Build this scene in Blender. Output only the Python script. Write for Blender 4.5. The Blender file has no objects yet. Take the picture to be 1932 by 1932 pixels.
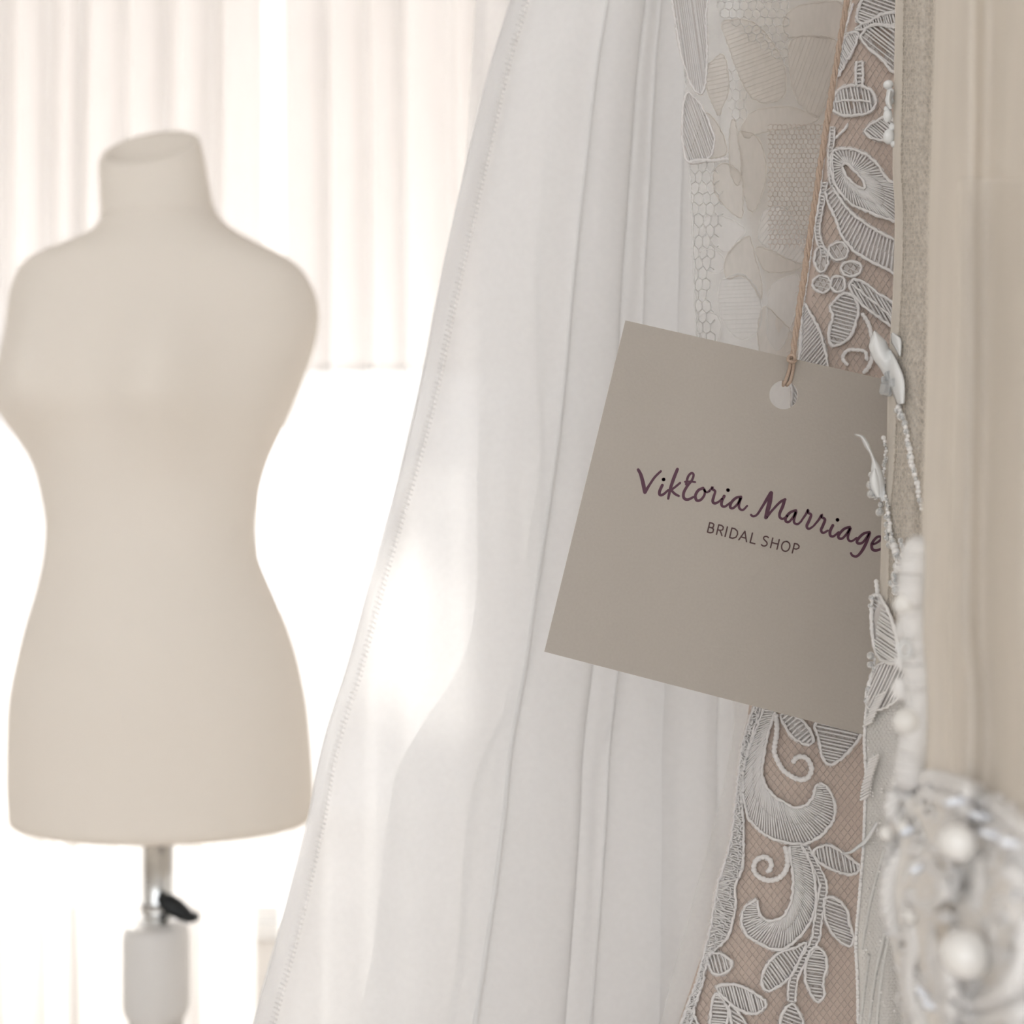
import bpy, math, random
from mathutils import Vector
random.seed(7)
sc = bpy.context.scene
R = math.radians

# ------------------------------------------------------------------ camera
F = 2654.0            # focal length in pixels of the 1932 px frame
CAMZ = 1.20
cam_d = bpy.data.cameras.new('camera')
cam_d.sensor_width = 36.0
cam_d.lens = 36.0 * F / 1932.0
cam_d.clip_start = 0.01
cam_d.dof.use_dof = True
cam_d.dof.focus_distance = 0.350
cam_d.dof.aperture_fstop = 19.0
cam = bpy.data.objects.new('camera', cam_d)
sc.collection.objects.link(cam)
cam.location = (0, 0, CAMZ)
cam.rotation_euler = (R(90), 0, 0)
sc.camera = cam

# ------------------------------------------------------------------ world, sun, exposure
SKY = 2.9
w = bpy.data.worlds.new('daylight'); sc.world = w; w.use_nodes = True
bg = w.node_tree.nodes['Background']
bg.inputs[0].default_value = (0.97, 0.98, 1.0, 1); bg.inputs[1].default_value = SKY
AZ, EL = R(34), R(24)
SUN = 8.0
sd = bpy.data.lights.new('sun', 'SUN'); sd.energy = SUN; sd.angle = R(0.4); sd.color = (1.0, 0.965, 0.91)
so = bpy.data.objects.new('sun', sd); sc.collection.objects.link(so)
sunv = Vector((-math.sin(AZ) * math.cos(EL), math.cos(AZ) * math.cos(EL), math.sin(EL)))
so.rotation_euler = sunv.to_track_quat('Z', 'Y').to_euler()
so.location = (-3, 6, 4)
sc.view_settings.view_transform = 'Standard'
sc.view_settings.look = 'None'
sc.view_settings.exposure = 0.0
sc.view_settings.gamma = 1.0
sc.view_settings.use_curve_mapping = False
sc.cycles.use_denoising = True
sc.cycles.transparent_max_bounces = 20
sc.cycles.max_bounces = 5
sc.cycles.use_adaptive_sampling = True
sc.cycles.adaptive_threshold = 0.08
sc.cycles.sample_clamp_indirect = 6.0

# ------------------------------------------------------------------ helpers
def P(px, py, d):
    return Vector(((px - 966.0) / F * d, d, CAMZ + (966.0 - py) / F * d))

def link(o):
    sc.collection.objects.link(o); return o

def empty(name, loc, label, cat, group=None):
    o = link(bpy.data.objects.new(name, None)); o.location = loc
    o.empty_display_size = 0.02
    o['label'] = label; o['category'] = cat
    if group: o['group'] = group
    return o

class MB:
    def __init__(s): s.v = []; s.f = []
    def add(s, vs, fs):
        n = len(s.v); s.v += [tuple(x) for x in vs]; s.f += [tuple(i + n for i in f) for f in fs]
    def grid(s, rows, closed=False):
        m = len(rows[0]); vs = [p for r in rows for p in r]; fs = []
        for i in range(len(rows) - 1):
            for j in range(m if closed else m - 1):
                k = (j + 1) % m
                fs.append((i * m + j, i * m + k, (i + 1) * m + k, (i + 1) * m + j))
        s.add(vs, fs)
    def box(s, x0, x1, y0, y1, z0, z1):
        vs = [(x, y, z) for z in (z0, z1) for y in (y0, y1) for x in (x0, x1)]
        s.add(vs, [(0, 2, 3, 1), (4, 5, 7, 6), (0, 1, 5, 4), (2, 6, 7, 3), (0, 4, 6, 2), (1, 3, 7, 5)])
    def tube(s, pts, r, sides=6, closed=False, caps=True):
        pts = [Vector(p) for p in pts]; n = len(pts)
        if n < 2: return
        rad = r if isinstance(r, (list, tuple)) else [r] * n
        t0 = (pts[1] - pts[0]).normalized()
        up = Vector((0, -1, 0.01)) if abs(t0.y) < 0.9 else Vector((1, 0, 0))
        rows = []
        nrm = up
        for i in range(n):
            a = pts[(i - 1) % n] if (closed or i > 0) else pts[i]
            b = pts[(i + 1) % n] if (closed or i < n - 1) else pts[i]
            t = (b - a)
            if t.length < 1e-12: t = t0
            t = t.normalized()
            nrm = (nrm - t * nrm.dot(t))
            if nrm.length < 1e-6: nrm = t.orthogonal()
            nrm = nrm.normalized(); bi = t.cross(nrm)
            rows.append([pts[i] + (nrm * math.cos(2 * math.pi * k / sides) + bi * math.sin(2 * math.pi * k / sides)) * rad[i] for k in range(sides)])
        if closed: rows.append(rows[0])
        base = len(s.v)
        s.grid(rows, closed=True)
        if caps and not closed:
            s.f.append(tuple(base + k for k in range(sides)))
            s.f.append(tuple(base + (n - 1) * sides + k for k in reversed(range(sides))))
    def ball(s, c, rx, ry=None, rz=None, seg=12, rings=8, rot=0.0):
        ry = ry or rx; rz = rz or rx; c = Vector(c); vs = []; fs = []
        ca, sa = math.cos(rot), math.sin(rot)
        for i in range(rings + 1):
            ph = math.pi * i / rings
            for j in range(seg):
                th = 2 * math.pi * j / seg
                x = rx * math.sin(ph) * math.cos(th); y = ry * math.sin(ph) * math.sin(th); z = rz * math.cos(ph)
                vs.append(c + Vector((x * ca - z * sa, y, x * sa + z * ca)))
        for i in range(rings):
            for j in range(seg):
                k = (j + 1) % seg
                fs.append((i * seg + j, i * seg + k, (i + 1) * seg + k, (i + 1) * seg + j))
        s.add(vs, fs)
    def build(s, name, mat, parent=None, smooth=True, **props):
        me = bpy.data.meshes.new(name); me.from_pydata(s.v, [], s.f); me.validate()
        if smooth: me.polygons.foreach_set('use_smooth', [True] * len(me.polygons))
        if mat: me.materials.append(mat)
        o = link(bpy.data.objects.new(name, me))
        if parent:
            o.parent = parent
            q = parent; off = Vector((0, 0, 0))
            while q: off += q.location; q = q.parent
            o.location = -off            # vertices are given in world space; no ancestor is rotated
        for k, v in props.items(): o[k] = v
        return o

def lerp(tab, y):
    if y <= tab[0][0]: return tab[0][1]
    for (a, va), (b, vb) in zip(tab, tab[1:]):
        if y <= b: return va + (vb - va) * (y - a) / (b - a)
    return tab[-1][1]

def smooth_tab(tab, y):
    # Catmull-Rom through (y, value) pairs
    n = len(tab)
    if y <= tab[0][0]: return tab[0][1]
    if y >= tab[-1][0]: return tab[-1][1]
    for i in range(n - 1):
        if y <= tab[i + 1][0]:
            y0, y1 = tab[i][0], tab[i + 1][0]; t = (y - y0) / (y1 - y0)
            p1, p2 = tab[i][1], tab[i + 1][1]
            def slope(k):
                if k == 0: return (tab[1][1] - tab[0][1]) / (tab[1][0] - tab[0][0])
                if k == n - 1: return (tab[-1][1] - tab[-2][1]) / (tab[-1][0] - tab[-2][0])
                return (tab[k + 1][1] - tab[k - 1][1]) / (tab[k + 1][0] - tab[k - 1][0])
            m1, m2 = slope(i) * (y1 - y0), slope(i + 1) * (y1 - y0)
            t2, t3 = t * t, t * t * t
            return (2 * t3 - 3 * t2 + 1) * p1 + (t3 - 2 * t2 + t) * m1 + (-2 * t3 + 3 * t2) * p2 + (t3 - t2) * m2

def spline(pts, step=4.0, closed=False, n=None):
    """resampled Catmull-Rom polyline in pixel space"""
    p = [Vector((a[0], a[1])) for a in pts]; m = len(p); out = []
    segs = m if closed else m - 1
    for i in range(segs):
        if closed: a, b, c, d = p[(i - 1) % m], p[i], p[(i + 1) % m], p[(i + 2) % m]
        else: a, b, c, d = p[max(i - 1, 0)], p[i], p[i + 1], p[min(i + 2, m - 1)]
        for k in range(10):
            t = k / 10
            out.append(0.5 * ((2 * b) + (c - a) * t + (2 * a - 5 * b + 4 * c - d) * t * t + (3 * b - a - 3 * c + d) * t ** 3))
    out.append(p[0].copy() if closed else p[-1].copy())
    L = [0.0]
    for i in range(1, len(out)): L.append(L[-1] + (out[i] - out[i - 1]).length)
    cnt = n or max(3, int(L[-1] / step) + 1)
    res = []; j = 0
    for k in range(cnt):
        s = L[-1] * k / (cnt if closed else cnt - 1)
        while j < len(L) - 2 and L[j + 1] < s: j += 1
        seg = L[j + 1] - L[j]
        t = 0 if seg < 1e-9 else (s - L[j]) / seg
        res.append(out[j].lerp(out[j + 1], min(max(t, 0), 1)))
    return res

def inside(poly, x, y):
    c = False; n = len(poly)
    for i in range(n):
        x1, y1 = poly[i][0], poly[i][1]; x2, y2 = poly[(i + 1) % n][0], poly[(i + 1) % n][1]
        if (y1 > y) != (y2 > y) and x < (x2 - x1) * (y - y1) / (y2 - y1) + x1: c = not c
    return c

# ------------------------------------------------------------------ materials
def nodes(name):
    m = bpy.data.materials.new(name); m.use_nodes = True
    nt = m.node_tree; nt.nodes.clear()
    out = nt.nodes.new('ShaderNodeOutputMaterial')
    return m, nt, out

def bump_noise(nt, scale, strength, dist=0.0003):
    tc = nt.nodes.new('ShaderNodeTexCoord'); no = nt.nodes.new('ShaderNodeTexNoise')
    no.inputs['Scale'].default_value = scale; no.inputs['Detail'].default_value = 4
    nt.links.new(tc.outputs['Object'], no.inputs['Vector'])
    b = nt.nodes.new('ShaderNodeBump'); b.inputs['Strength'].default_value = strength; b.inputs['Distance'].default_value = dist
    nt.links.new(no.outputs['Fac'], b.inputs['Height'])
    return tc, no, b

def mat_plain(name, col, rough=0.7, scale=60, strength=0.2, var=0.06, metal=0.0, dist=0.0005, spec=0.3, coat=0.0):
    m, nt, out = nodes(name)
    p = nt.nodes.new('ShaderNodeBsdfPrincipled')
    p.inputs['Roughness'].default_value = rough; p.inputs['Metallic'].default_value = metal
    p.inputs['Specular IOR Level'].default_value = spec; p.inputs['Coat Weight'].default_value = coat
    tc, no, b = bump_noise(nt, scale, strength, dist)
    mix = nt.nodes.new('ShaderNodeMix'); mix.data_type = 'RGBA'
    mix.inputs[6].default_value = tuple(c * (1 - var) for c in col) + (1,)
    mix.inputs[7].default_value = tuple(min(1, c * (1 + var)) for c in col) + (1,)
    nt.links.new(no.outputs['Fac'], mix.inputs[0])
    nt.links.new(mix.outputs[2], p.inputs['Base Color'])
    nt.links.new(b.outputs['Normal'], p.inputs['Normal'])
    nt.links.new(p.outputs[0], out.inputs[0])
    return m

def mat_cloth(name, col, transl=0.35, alpha=1.0, scale=(400, 400, 400), strength=0.15, var=0.05, tcol=None, sheen=0.0, dist=0.0002, avar=0.0):
    """thin woven cloth: diffuse + translucent, with open weave (transparent) of 1 - alpha"""
    m, nt, out = nodes(name)
    tc = nt.nodes.new('ShaderNodeTexCoord'); mp = nt.nodes.new('ShaderNodeMapping')
    mp.inputs['Scale'].default_value = scale
    no = nt.nodes.new('ShaderNodeTexNoise'); no.inputs['Scale'].default_value = 1.0; no.inputs['Detail'].default_value = 1
    nt.links.new(tc.outputs['Object'], mp.inputs['Vector']); nt.links.new(mp.outputs[0], no.inputs['Vector'])
    b = nt.nodes.new('ShaderNodeBump'); b.inputs['Strength'].default_value = strength; b.inputs['Distance'].default_value = dist
    nt.links.new(no.outputs['Fac'], b.inputs['Height'])
    mix = nt.nodes.new('ShaderNodeMix'); mix.data_type = 'RGBA'
    mix.inputs[6].default_value = tuple(c * (1 - var) for c in col) + (1,)
    mix.inputs[7].default_value = tuple(min(1, c * (1 + var)) for c in col) + (1,)
    nt.links.new(no.outputs['Fac'], mix.inputs[0])
    d = nt.nodes.new('ShaderNodeBsdfDiffuse'); t = nt.nodes.new('ShaderNodeBsdfTranslucent')
    nt.links.new(mix.outputs[2], d.inputs[0])
    if strength > .1: nt.links.new(b.outputs[0], d.inputs['Normal'])
    if tcol: t.inputs[0].default_value = tuple(tcol) + (1,)
    else: nt.links.new(mix.outputs[2], t.inputs[0])
    if strength > .1: nt.links.new(b.outputs[0], t.inputs['Normal'])
    ms = nt.nodes.new('ShaderNodeMixShader'); ms.inputs[0].default_value = transl
    nt.links.new(d.outputs[0], ms.inputs[1]); nt.links.new(t.outputs[0], ms.inputs[2])
    last = ms
    if sheen > 0:
        g = nt.nodes.new('ShaderNodeBsdfGlossy'); g.inputs['Roughness'].default_value = 0.45
        m2 = nt.nodes.new('ShaderNodeMixShader'); m2.inputs[0].default_value = sheen
        nt.links.new(b.outputs[0], g.inputs['Normal'])
        nt.links.new(last.outputs[0], m2.inputs[1]); nt.links.new(g.outputs[0], m2.inputs[2]); last = m2
    if alpha < 1.0:
        tr = nt.nodes.new('ShaderNodeBsdfTransparent')
        m3 = nt.nodes.new('ShaderNodeMixShader'); m3.inputs[0].default_value = alpha
        if avar > 0:
            mr = nt.nodes.new('ShaderNodeMapRange')
            mr.inputs[1].default_value = 0.3; mr.inputs[2].default_value = 0.7
            mr.inputs[3].default_value = alpha - avar; mr.inputs[4].default_value = alpha + avar
            nt.links.new(no.outputs['Fac'], mr.inputs[0]); nt.links.new(mr.outputs[0], m3.inputs[0])
        nt.links.new(tr.outputs[0], m3.inputs[1]); nt.links.new(last.outputs[0], m3.inputs[2]); last = m3
    nt.links.new(last.outputs[0], out.inputs[0])
    return m

def mat_pane(name):
    m, nt, out = nodes(name)
    tr = nt.nodes.new('ShaderNodeBsdfTransparent'); g = nt.nodes.new('ShaderNodeBsdfGlossy'); g.inputs['Roughness'].default_value = 0.03
    ms = nt.nodes.new('ShaderNodeMixShader'); ms.inputs[0].default_value = 0.06
    nt.links.new(tr.outputs[0], ms.inputs[1]); nt.links.new(g.outputs[0], ms.inputs[2]); nt.links.new(ms.outputs[0], out.inputs[0])
    return m

def mat_crystal(name):
    m, nt, out = nodes(name)
    p = nt.nodes.new('ShaderNodeBsdfPrincipled')
    p.inputs['Base Color'].default_value = (0.95, 0.97, 0.98, 1); p.inputs['Roughness'].default_value = 0.04
    p.inputs['IOR'].default_value = 1.5; p.inputs['Transmission Weight'].default_value = 0.75
    nt.links.new(p.outputs[0], out.inputs[0])
    return m

M = {}
M['wall'] = mat_plain('wall_paint', (0.84, 0.82, 0.79), 0.85, 90, 0.1, 0.02)
M['ceil'] = mat_plain('ceiling_paint', (0.88, 0.87, 0.85), 0.9, 90, 0.1, 0.02)
M['frame'] = mat_plain('white_window_frame', (0.85, 0.85, 0.84), 0.4, 40, 0.05, 0.02)
M['pane'] = mat_pane('window_pane')
M['blind'] = mat_cloth('blind_fabric', (0.72, 0.68, 0.655), 0.38, 1.0, (250, 250, 250), 0.1)
M['curtain'] = mat_cloth('sheer_curtain', (0.90, 0.875, 0.855), 0.55, 0.80, (14, 14, 5), 0.1, 0.05, avar=0.05)
M['steel'] = mat_plain('chrome_steel', (0.72, 0.73, 0.73), 0.18, 20, 0.02, 0.02, metal=1.0)
M['rail'] = mat_plain('brushed_rail', (0.55, 0.55, 0.55), 0.35, 200, 0.05, 0.03, metal=1.0)
M['plastic'] = mat_plain('white_plastic', (0.80, 0.79, 0.78), 0.4, 30, 0.03, 0.01)
M['black'] = mat_plain('black_plastic', (0.015, 0.018, 0.02), 0.4, 60, 0.05, 0.1)
M['jersey'] = mat_plain('cream_jersey', (0.90, 0.84, 0.765), 0.9, 900, 0.12, 0.02, spec=0.1)
M['tulle'] = mat_cloth('white_tulle', (0.90, 0.895, 0.89), 0.48, 0.65, (500, 500, 500), 0.1, 0.03)
M['tulle_front'] = mat_cloth('white_tulle_front', (0.885, 0.875, 0.87), 0.30, 0.87, (500, 500, 500), 0.1, 0.03)
M['veil'] = mat_cloth('sheer_veil', (0.90, 0.90, 0.90), 0.4, 0.4, (500, 500, 500), 0.1, 0.03)
M['tulle_trim'] = mat_cloth('tulle_trim', (0.90, 0.89, 0.89), 0.40, 0.35, (2500, 2500, 2500), 0.3, 0.06)
M['nude'] = mat_cloth('nude_lining', (0.585, 0.485, 0.425), 0.10, 1.0, (600, 600, 600), 0.1, 0.05)
M['net'] = mat_cloth('nude_net_thread', (0.70, 0.62, 0.565), 0.2)
M['white_net'] = mat_cloth('white_net_thread', (0.86, 0.85, 0.83), 0.3)
M['lace'] = mat_cloth('white_embroidery', (0.93, 0.905, 0.89), 0.30, 1.0, (3000, 3000, 3000), 0.3, 0.04, sheen=0.05)
M['lace_back'] = mat_cloth('embroidery_ground', (0.82, 0.78, 0.755), 0.28, 0.95, (2500, 2500, 2500), 0.5, 0.10)
M['petal_sheer'] = mat_cloth('sheer_petal', (0.80, 0.755, 0.70), 0.5, 0.60, (900, 900, 300), 0.3, 0.08)
M['petal_light'] = mat_cloth('pale_sheer_petal', (0.90, 0.885, 0.87), 0.45, 0.5, (900, 900, 300), 0.3, 0.05)
M['panel'] = mat_cloth('sheer_panel', (0.90, 0.885, 0.86), 0.5, 0.38, (900, 900, 900), 0.2, 0.05)
M['panel_back'] = mat_cloth('panel_backing', (0.82, 0.765, 0.70), 0.45, 0.65, (300, 300, 300), 0.1, 0.05)
M['card'] = mat_plain('taupe_card', (0.40, 0.362, 0.32), 0.75, 1500, 0.12, 0.05, spec=0.25)
M['card_edge'] = mat_plain('pale_card_edge', (0.86, 0.80, 0.74), 0.8, 900, 0.1, 0.04)  # backlit rim put into the colour: far paler than the card face
M['ink'] = mat_plain('plum_ink', (0.085, 0.035, 0.055), 0.6, 900, 0.05, 0.1)
M['ink_dark'] = mat_plain('brown_ink', (0.075, 0.04, 0.04), 0.6, 900, 0.05, 0.1)
M['twine'] = mat_plain('tan_twine', (0.47, 0.36, 0.285), 0.9, 2500, 0.4, 0.22, spec=0.1)
M['beige'] = mat_cloth('beige_tulle', (0.84, 0.785, 0.71), 0.25, 0.90, (1200, 1200, 500), 0.2, 0.06)
M['beige_net'] = mat_cloth('beige_net_thread', (0.84, 0.78, 0.70), 0.2)
M['inner'] = mat_cloth('taupe_lining', (0.78, 0.72, 0.65), 0.1)
M['offwhite'] = mat_cloth('off_white_tulle', (0.88, 0.87, 0.845), 0.3, 0.9, (1600, 1600, 1600), 0.5, 0.08, dist=0.0004)
M['chiffon'] = mat_cloth('ivory_chiffon', (0.825, 0.765, 0.685), 0.25, 0.95, (260, 260, 30), 0.5, 0.10, dist=0.0006)
M['chiffon_over'] = mat_cloth('ivory_overlay', (0.84, 0.79, 0.72), 0.3, 0.25, (400, 400, 60), 0.3, 0.05)
M['satin'] = mat_plain('white_satin_petal', (0.80, 0.81, 0.81), 0.35, 300, 0.05, 0.02, spec=0.5)
M['pearl'] = mat_plain('pearl', (0.84, 0.82, 0.785), 0.22, 60, 0.02, 0.03, spec=0.6, coat=0.5)
M['bead'] = mat_crystal('clear_bead')
M['cord'] = mat_cloth('white_cord', (0.94, 0.92, 0.90), 0.14, 1.0, (2500, 2500, 2500), 0.4, 0.06, sheen=0.04)
M['sequin'] = mat_plain('white_sequin', (0.88, 0.91, 0.97), 0.18, 50, 0.02, 0.03, spec=0.8, coat=0.6)
def mat_planks():
    m, nt, out = nodes('oak_planks')
    p = nt.nodes.new('ShaderNodeBsdfPrincipled'); p.inputs['Roughness'].default_value = 0.5
    tc = nt.nodes.new('ShaderNodeTexCoord'); br = nt.nodes.new('ShaderNodeTexBrick')
    br.inputs['Scale'].default_value = 1.6; br.inputs['Mortar Size'].default_value = 0.004
    br.inputs['Color1'].default_value = (0.66, 0.60, 0.53, 1); br.inputs['Color2'].default_value = (0.60, 0.54, 0.47, 1)
    br.inputs['Mortar'].default_value = (0.3, 0.22, 0.15, 1)
    nt.links.new(tc.outputs['Object'], br.inputs['Vector']); nt.links.new(br.outputs['Color'], p.inputs['Base Color'])
    nt.links.new(p.outputs[0], out.inputs[0]); return m
M['floor'] = mat_planks()

# ------------------------------------------------------------------ the room
XL, XR, YF, YB, ZC = -2.4, 1.1, -2.4, 2.75, 2.75
def struct(name, mb, mat, label, parent=None):
    o = mb.build(name, mat, parent, smooth=False)
    if parent is None: o['kind'] = 'structure'; o['label'] = label
    return o
b = MB(); b.box(XL - .2, XR + .2, YF - .2, YB + .2, -0.1, 0); struct('floor', b, M['floor'], 'pale oak plank floor of the fitting room')
b = MB(); b.box(XL - .2, XR + .2, YF - .2, YB + .2, ZC, ZC + .1); struct('ceiling', b, M['ceil'], 'plain white ceiling')
b = MB(); b.box(XL - .2, XL, YF, YB + .2, 0, ZC); struct('wall_left', b, M['wall'], 'cream painted left wall')
b = MB(); b.box(XR, XR + .2, YF, YB + .2, 0, ZC); struct('wall_right', b, M['wall'], 'cream painted wall behind the gown rail')
# sun slit: unseen gap added above the left blind to light the tulle skirt
TD = 0.455
patch = P(790, 1230, TD)
BY = YB - 0.03                                          # blinds hang just inside the window
tt = (BY - patch.y) / sunv.y
hit = patch + sunv * tt
edge = P(850, 1215, TD); hit_r = edge + sunv * ((BY - edge.y) / sunv.y)
MX = hit_r.x                                           # unseen split of blinds and sashes, set to end the sun patch
GAP0, GAP1 = hit.z - 0.022, hit.z + 0.026

WZ1 = GAP1 + 0.062                                    # window head
WX0, WX1, WZ0 = -2.20, 0.72, 0.40           # window opening behind the curtain
b = MB()
b.box(XL, WX0, YB, YB + .06, 0, ZC); b.box(WX1, XR, YB, YB + .06, 0, ZC)
b.box(WX0, WX1, YB, YB + .06, 0, WZ0); b.box(WX0, WX1, YB, YB + .06, WZ1, ZC)
struct('wall_back', b, M['wall'], 'cream wall around the curtained window')
b = MB()
b.box(XL, XL + .1, YF - .2, YF, 0, ZC); b.box(XR - .1, XR, YF - .2, YF, 0, ZC)
b.box(XL + .1, XR - .1, YF - .2, YF, 0, .3); b.box(XL + .1, XR - .1, YF - .2, YF, 2.6, ZC)
struct('wall_front', b, M['wall'], 'shopfront wall with a wide glazed opening')

win = link(bpy.data.objects.new('window_1', None)); win.location = ((WX0 + WX1) / 2, YB + .02, WZ0)
win['kind'] = 'structure'; win['label'] = 'white framed window glowing behind the sheer curtain'
b = MB(); t = .03
b.box(WX0, WX0 + t, YB + .001, YB + .03, WZ0, WZ1); b.box(WX1 - t, WX1, YB + .001, YB + .03, WZ0, WZ1)
b.box(WX0, WX1, YB + .001, YB + .03, WZ0, WZ0 + t); b.box(WX0, WX1, YB + .001, YB + .03, WZ1 - t, WZ1)
b.build('window_frame', M['frame'], win, smooth=False)
mul = [MX + 0.02 + .03]
b = MB(); b.box(mul[0] - .028, mul[0] + .028, YB + .001, YB + .03, WZ0 + t, WZ1 - t); b.build('mullion', M['frame'], win, smooth=False)
for x0, x1 in ((WX0 + t, mul[0] - .028), (mul[0] + .028, WX1 - t)):
    b = MB(); b.box(x0, x1, YB + .014, YB + .018, WZ0 + t, WZ1 - t); b.build('pane', M['pane'], win, smooth=False)
b = MB(); b.box(WX0 - .04, WX1 + .04, YB - .015, YB + .03, WZ0 - .03, WZ0); b.build('window_sill', M['frame'], win, smooth=False)
win2 = link(bpy.data.objects.new('window_2', None)); win2.location = ((XL + XR) / 2, YF - .1, .3)
win2['kind'] = 'structure'; win2['label'] = 'wide shopfront window opposite the curtain'
for i in range(3):
    x0 = XL + .1 + (XR - XL - .2) * i / 3; x1 = XL + .1 + (XR - XL - .2) * (i + 1) / 3
    b = MB(); b.box(x0, x1, YF - .1, YF - .094, .3, 2.6); b.build('pane', M['pane'], win2, smooth=False)
for i in (1, 2):
    x0 = XL + .1 + (XR - XL - .2) * i / 3
    b = MB(); b.box(x0 - .025, x0 + .025, YF - .13, YF - .06, .3, 2.6); b.build('mullion', M['frame'], win2, smooth=False)

b = MB(); b.box(-4.5, 3.0, 3.30, 3.42, -.1, .487); struct('sky_block_parapet', b, M['wall'], 'low cream parapet added outside the window to block low sky')  # added to block low sky, so the curtain's foot turns cream
# roller blinds, pulled half down
def blind(x0, x1, ztop, zbot, label):
    e = empty('roller_blind', ((x0 + x1) / 2, BY, zbot), label, 'blind', 'roller blinds behind the curtain')
    b = MB(); rows = []
    for i in range(9):
        z = ztop + (zbot - ztop) * i / 8
        rows.append([Vector((x0 + (x1 - x0) * j / 12, BY + 0.001 * math.sin(j * 1.7), z)) for j in range(13)])
    b.grid(rows); b.build('fabric', M['blind'], e)
    b = MB(); b.tube([(x0, BY, zbot - .008), (x1, BY, zbot - .008)], .009, 10); b.build('bottom_bar', M['frame'], e)
    b = MB(); b.tube([(x0, BY + .004, ztop), (x1, BY + .004, ztop)], .012, 12); b.build('roller', M['frame'], e)
BZ = 1.50
blind(WX0 - .02, MX - .001, GAP0 - .012, BZ, 'narrow white roller blind, unseen at the far left, added to leave a sun slit')  # unseen blind, hung low to let the sun in above it
blind(MX, WX1 + .03, WZ1 + .01, BZ - .012, 'wide white roller blind half lowered behind the dress form and curtain')

# sheer curtain
def curtain(x0, x1, seed, label):
    rnd = random.Random(seed)
    e = empty('sheer_curtain', ((x0 + x1) / 2, 2.36, 0.02), label, 'curtain', 'sheer curtain panels')
    # pleat line: irregular
    xs = [x0]; s = 0
    pl = []
    x = x0
    while x < x1:
        wv = rnd.uniform(.045, .105); pl.append((x, wv, rnd.uniform(.018, .042), rnd.uniform(.0, .35))); x += wv
    def prof(xq):
        for (a, wv, am, sk) in pl:
            if xq <= a + wv:
                t = (xq - a) / wv
                t = t + sk * .35 * math.sin(2 * math.pi * t)
                return am * math.sin(2 * math.pi * t), -sk * .30 * wv * math.sin(2 * math.pi * t)
        return 0, 0
    N = int((x1 - x0) / .004); rows = []
    for zi in range(15):
        z = 2.60 - zi * (2.58 / 14); k = .75 + .35 * zi / 14; r = []
        for j in range(N + 1):
            xq = x0 + (x1 - x0) * j / N
            dy, dx = prof(xq)
            sway = .006 * math.sin(z * 2.1 + xq * 5)
            r.append(Vector((xq + dx * 2.2 * k + sway, 2.36 + dy * k + .004 * math.sin(z * 5 + xq * 31), z)))
        rows.append(r)
    b = MB(); b.grid(rows); b.build('cloth', M['curtain'], e)
    b = MB(); b.box(x0, x1, 2.34, 2.38, 2.585, 2.615); b.build('heading_tape', M['blind'], e, smooth=False)
curtain(-2.28, -1.318, 5, 'sheer white pleated curtain panel beyond the left of the picture, left of a gap added for the sunbeam')  # unseen panel, split off so the sunbeam passes beside it
curtain(-1.235, -0.43, 3, 'sheer white pleated curtain panel behind the dress form')
curtain(-0.385, 0.98, 11, 'sheer white pleated curtain panel behind the tulle gown')
e = empty('curtain_rod', (-.6, 2.36, 2.64), 'plain steel curtain rod above the sheer curtains', 'curtain rod')
b = MB(); b.tube([(-2.39, 2.36, 2.635), (1.09, 2.36, 2.635)], .014, 14); b.build('rod', M['rail'], e)
b = MB(); b.tube([(-2.32, 2.36, 2.635), (-2.32, 2.745, 2.635)], .008, 8); b.build('bracket', M['rail'], e)
b = MB(); b.tube([(1.02, 2.36, 2.635), (1.02, 2.745, 2.635)], .008, 8); b.build('bracket', M['rail'], e)

# ------------------------------------------------------------------ dress form
DM = 1.80
SIL = [(286, 190, 376), (300, 188, 381), (330, 190, 388), (380, 192, 399), (400, 193, 406), (420, 191, 424), (440, 176, 452), (460, 138, 489),
       (480, 86, 530), (500, 54, 560), (520, 40, 578), (560, 28, 596), (600, 24, 600), (650, 19, 592), (700, 9, 576), (740, 3, 561), (780, 10, 545),
       (830, 42, 522), (870, 64, 505), (920, 78, 491), (980, 88, 483), (1020, 88, 483), (1060, 84, 490), (1120, 70, 515), (1180, 52, 540),
       (1250, 35, 562), (1330, 22, 578), (1400, 19, 585), (1480, 19, 590), (1535, 22, 589)]
SL = [(a, l) for a, l, r in SIL]; SR = [(a, r) for a, l, r in SIL]
BD = [(286, .052), (330, .056), (400, .062), (430, .070), (460, .080), (500, .092), (600, .105), (700, .115), (760, .117), (830, .104), (920, .094),
      (1000, .090), (1100, .100), (1200, .115), (1330, .126), (1540, .130)]
form = empty('dress_form', (P(300, 0, DM).x, DM, 0.0), 'cream jersey dress form torso on a chrome pole before the window', 'mannequin')
rows = []; NC = 96; NR = 130
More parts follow.
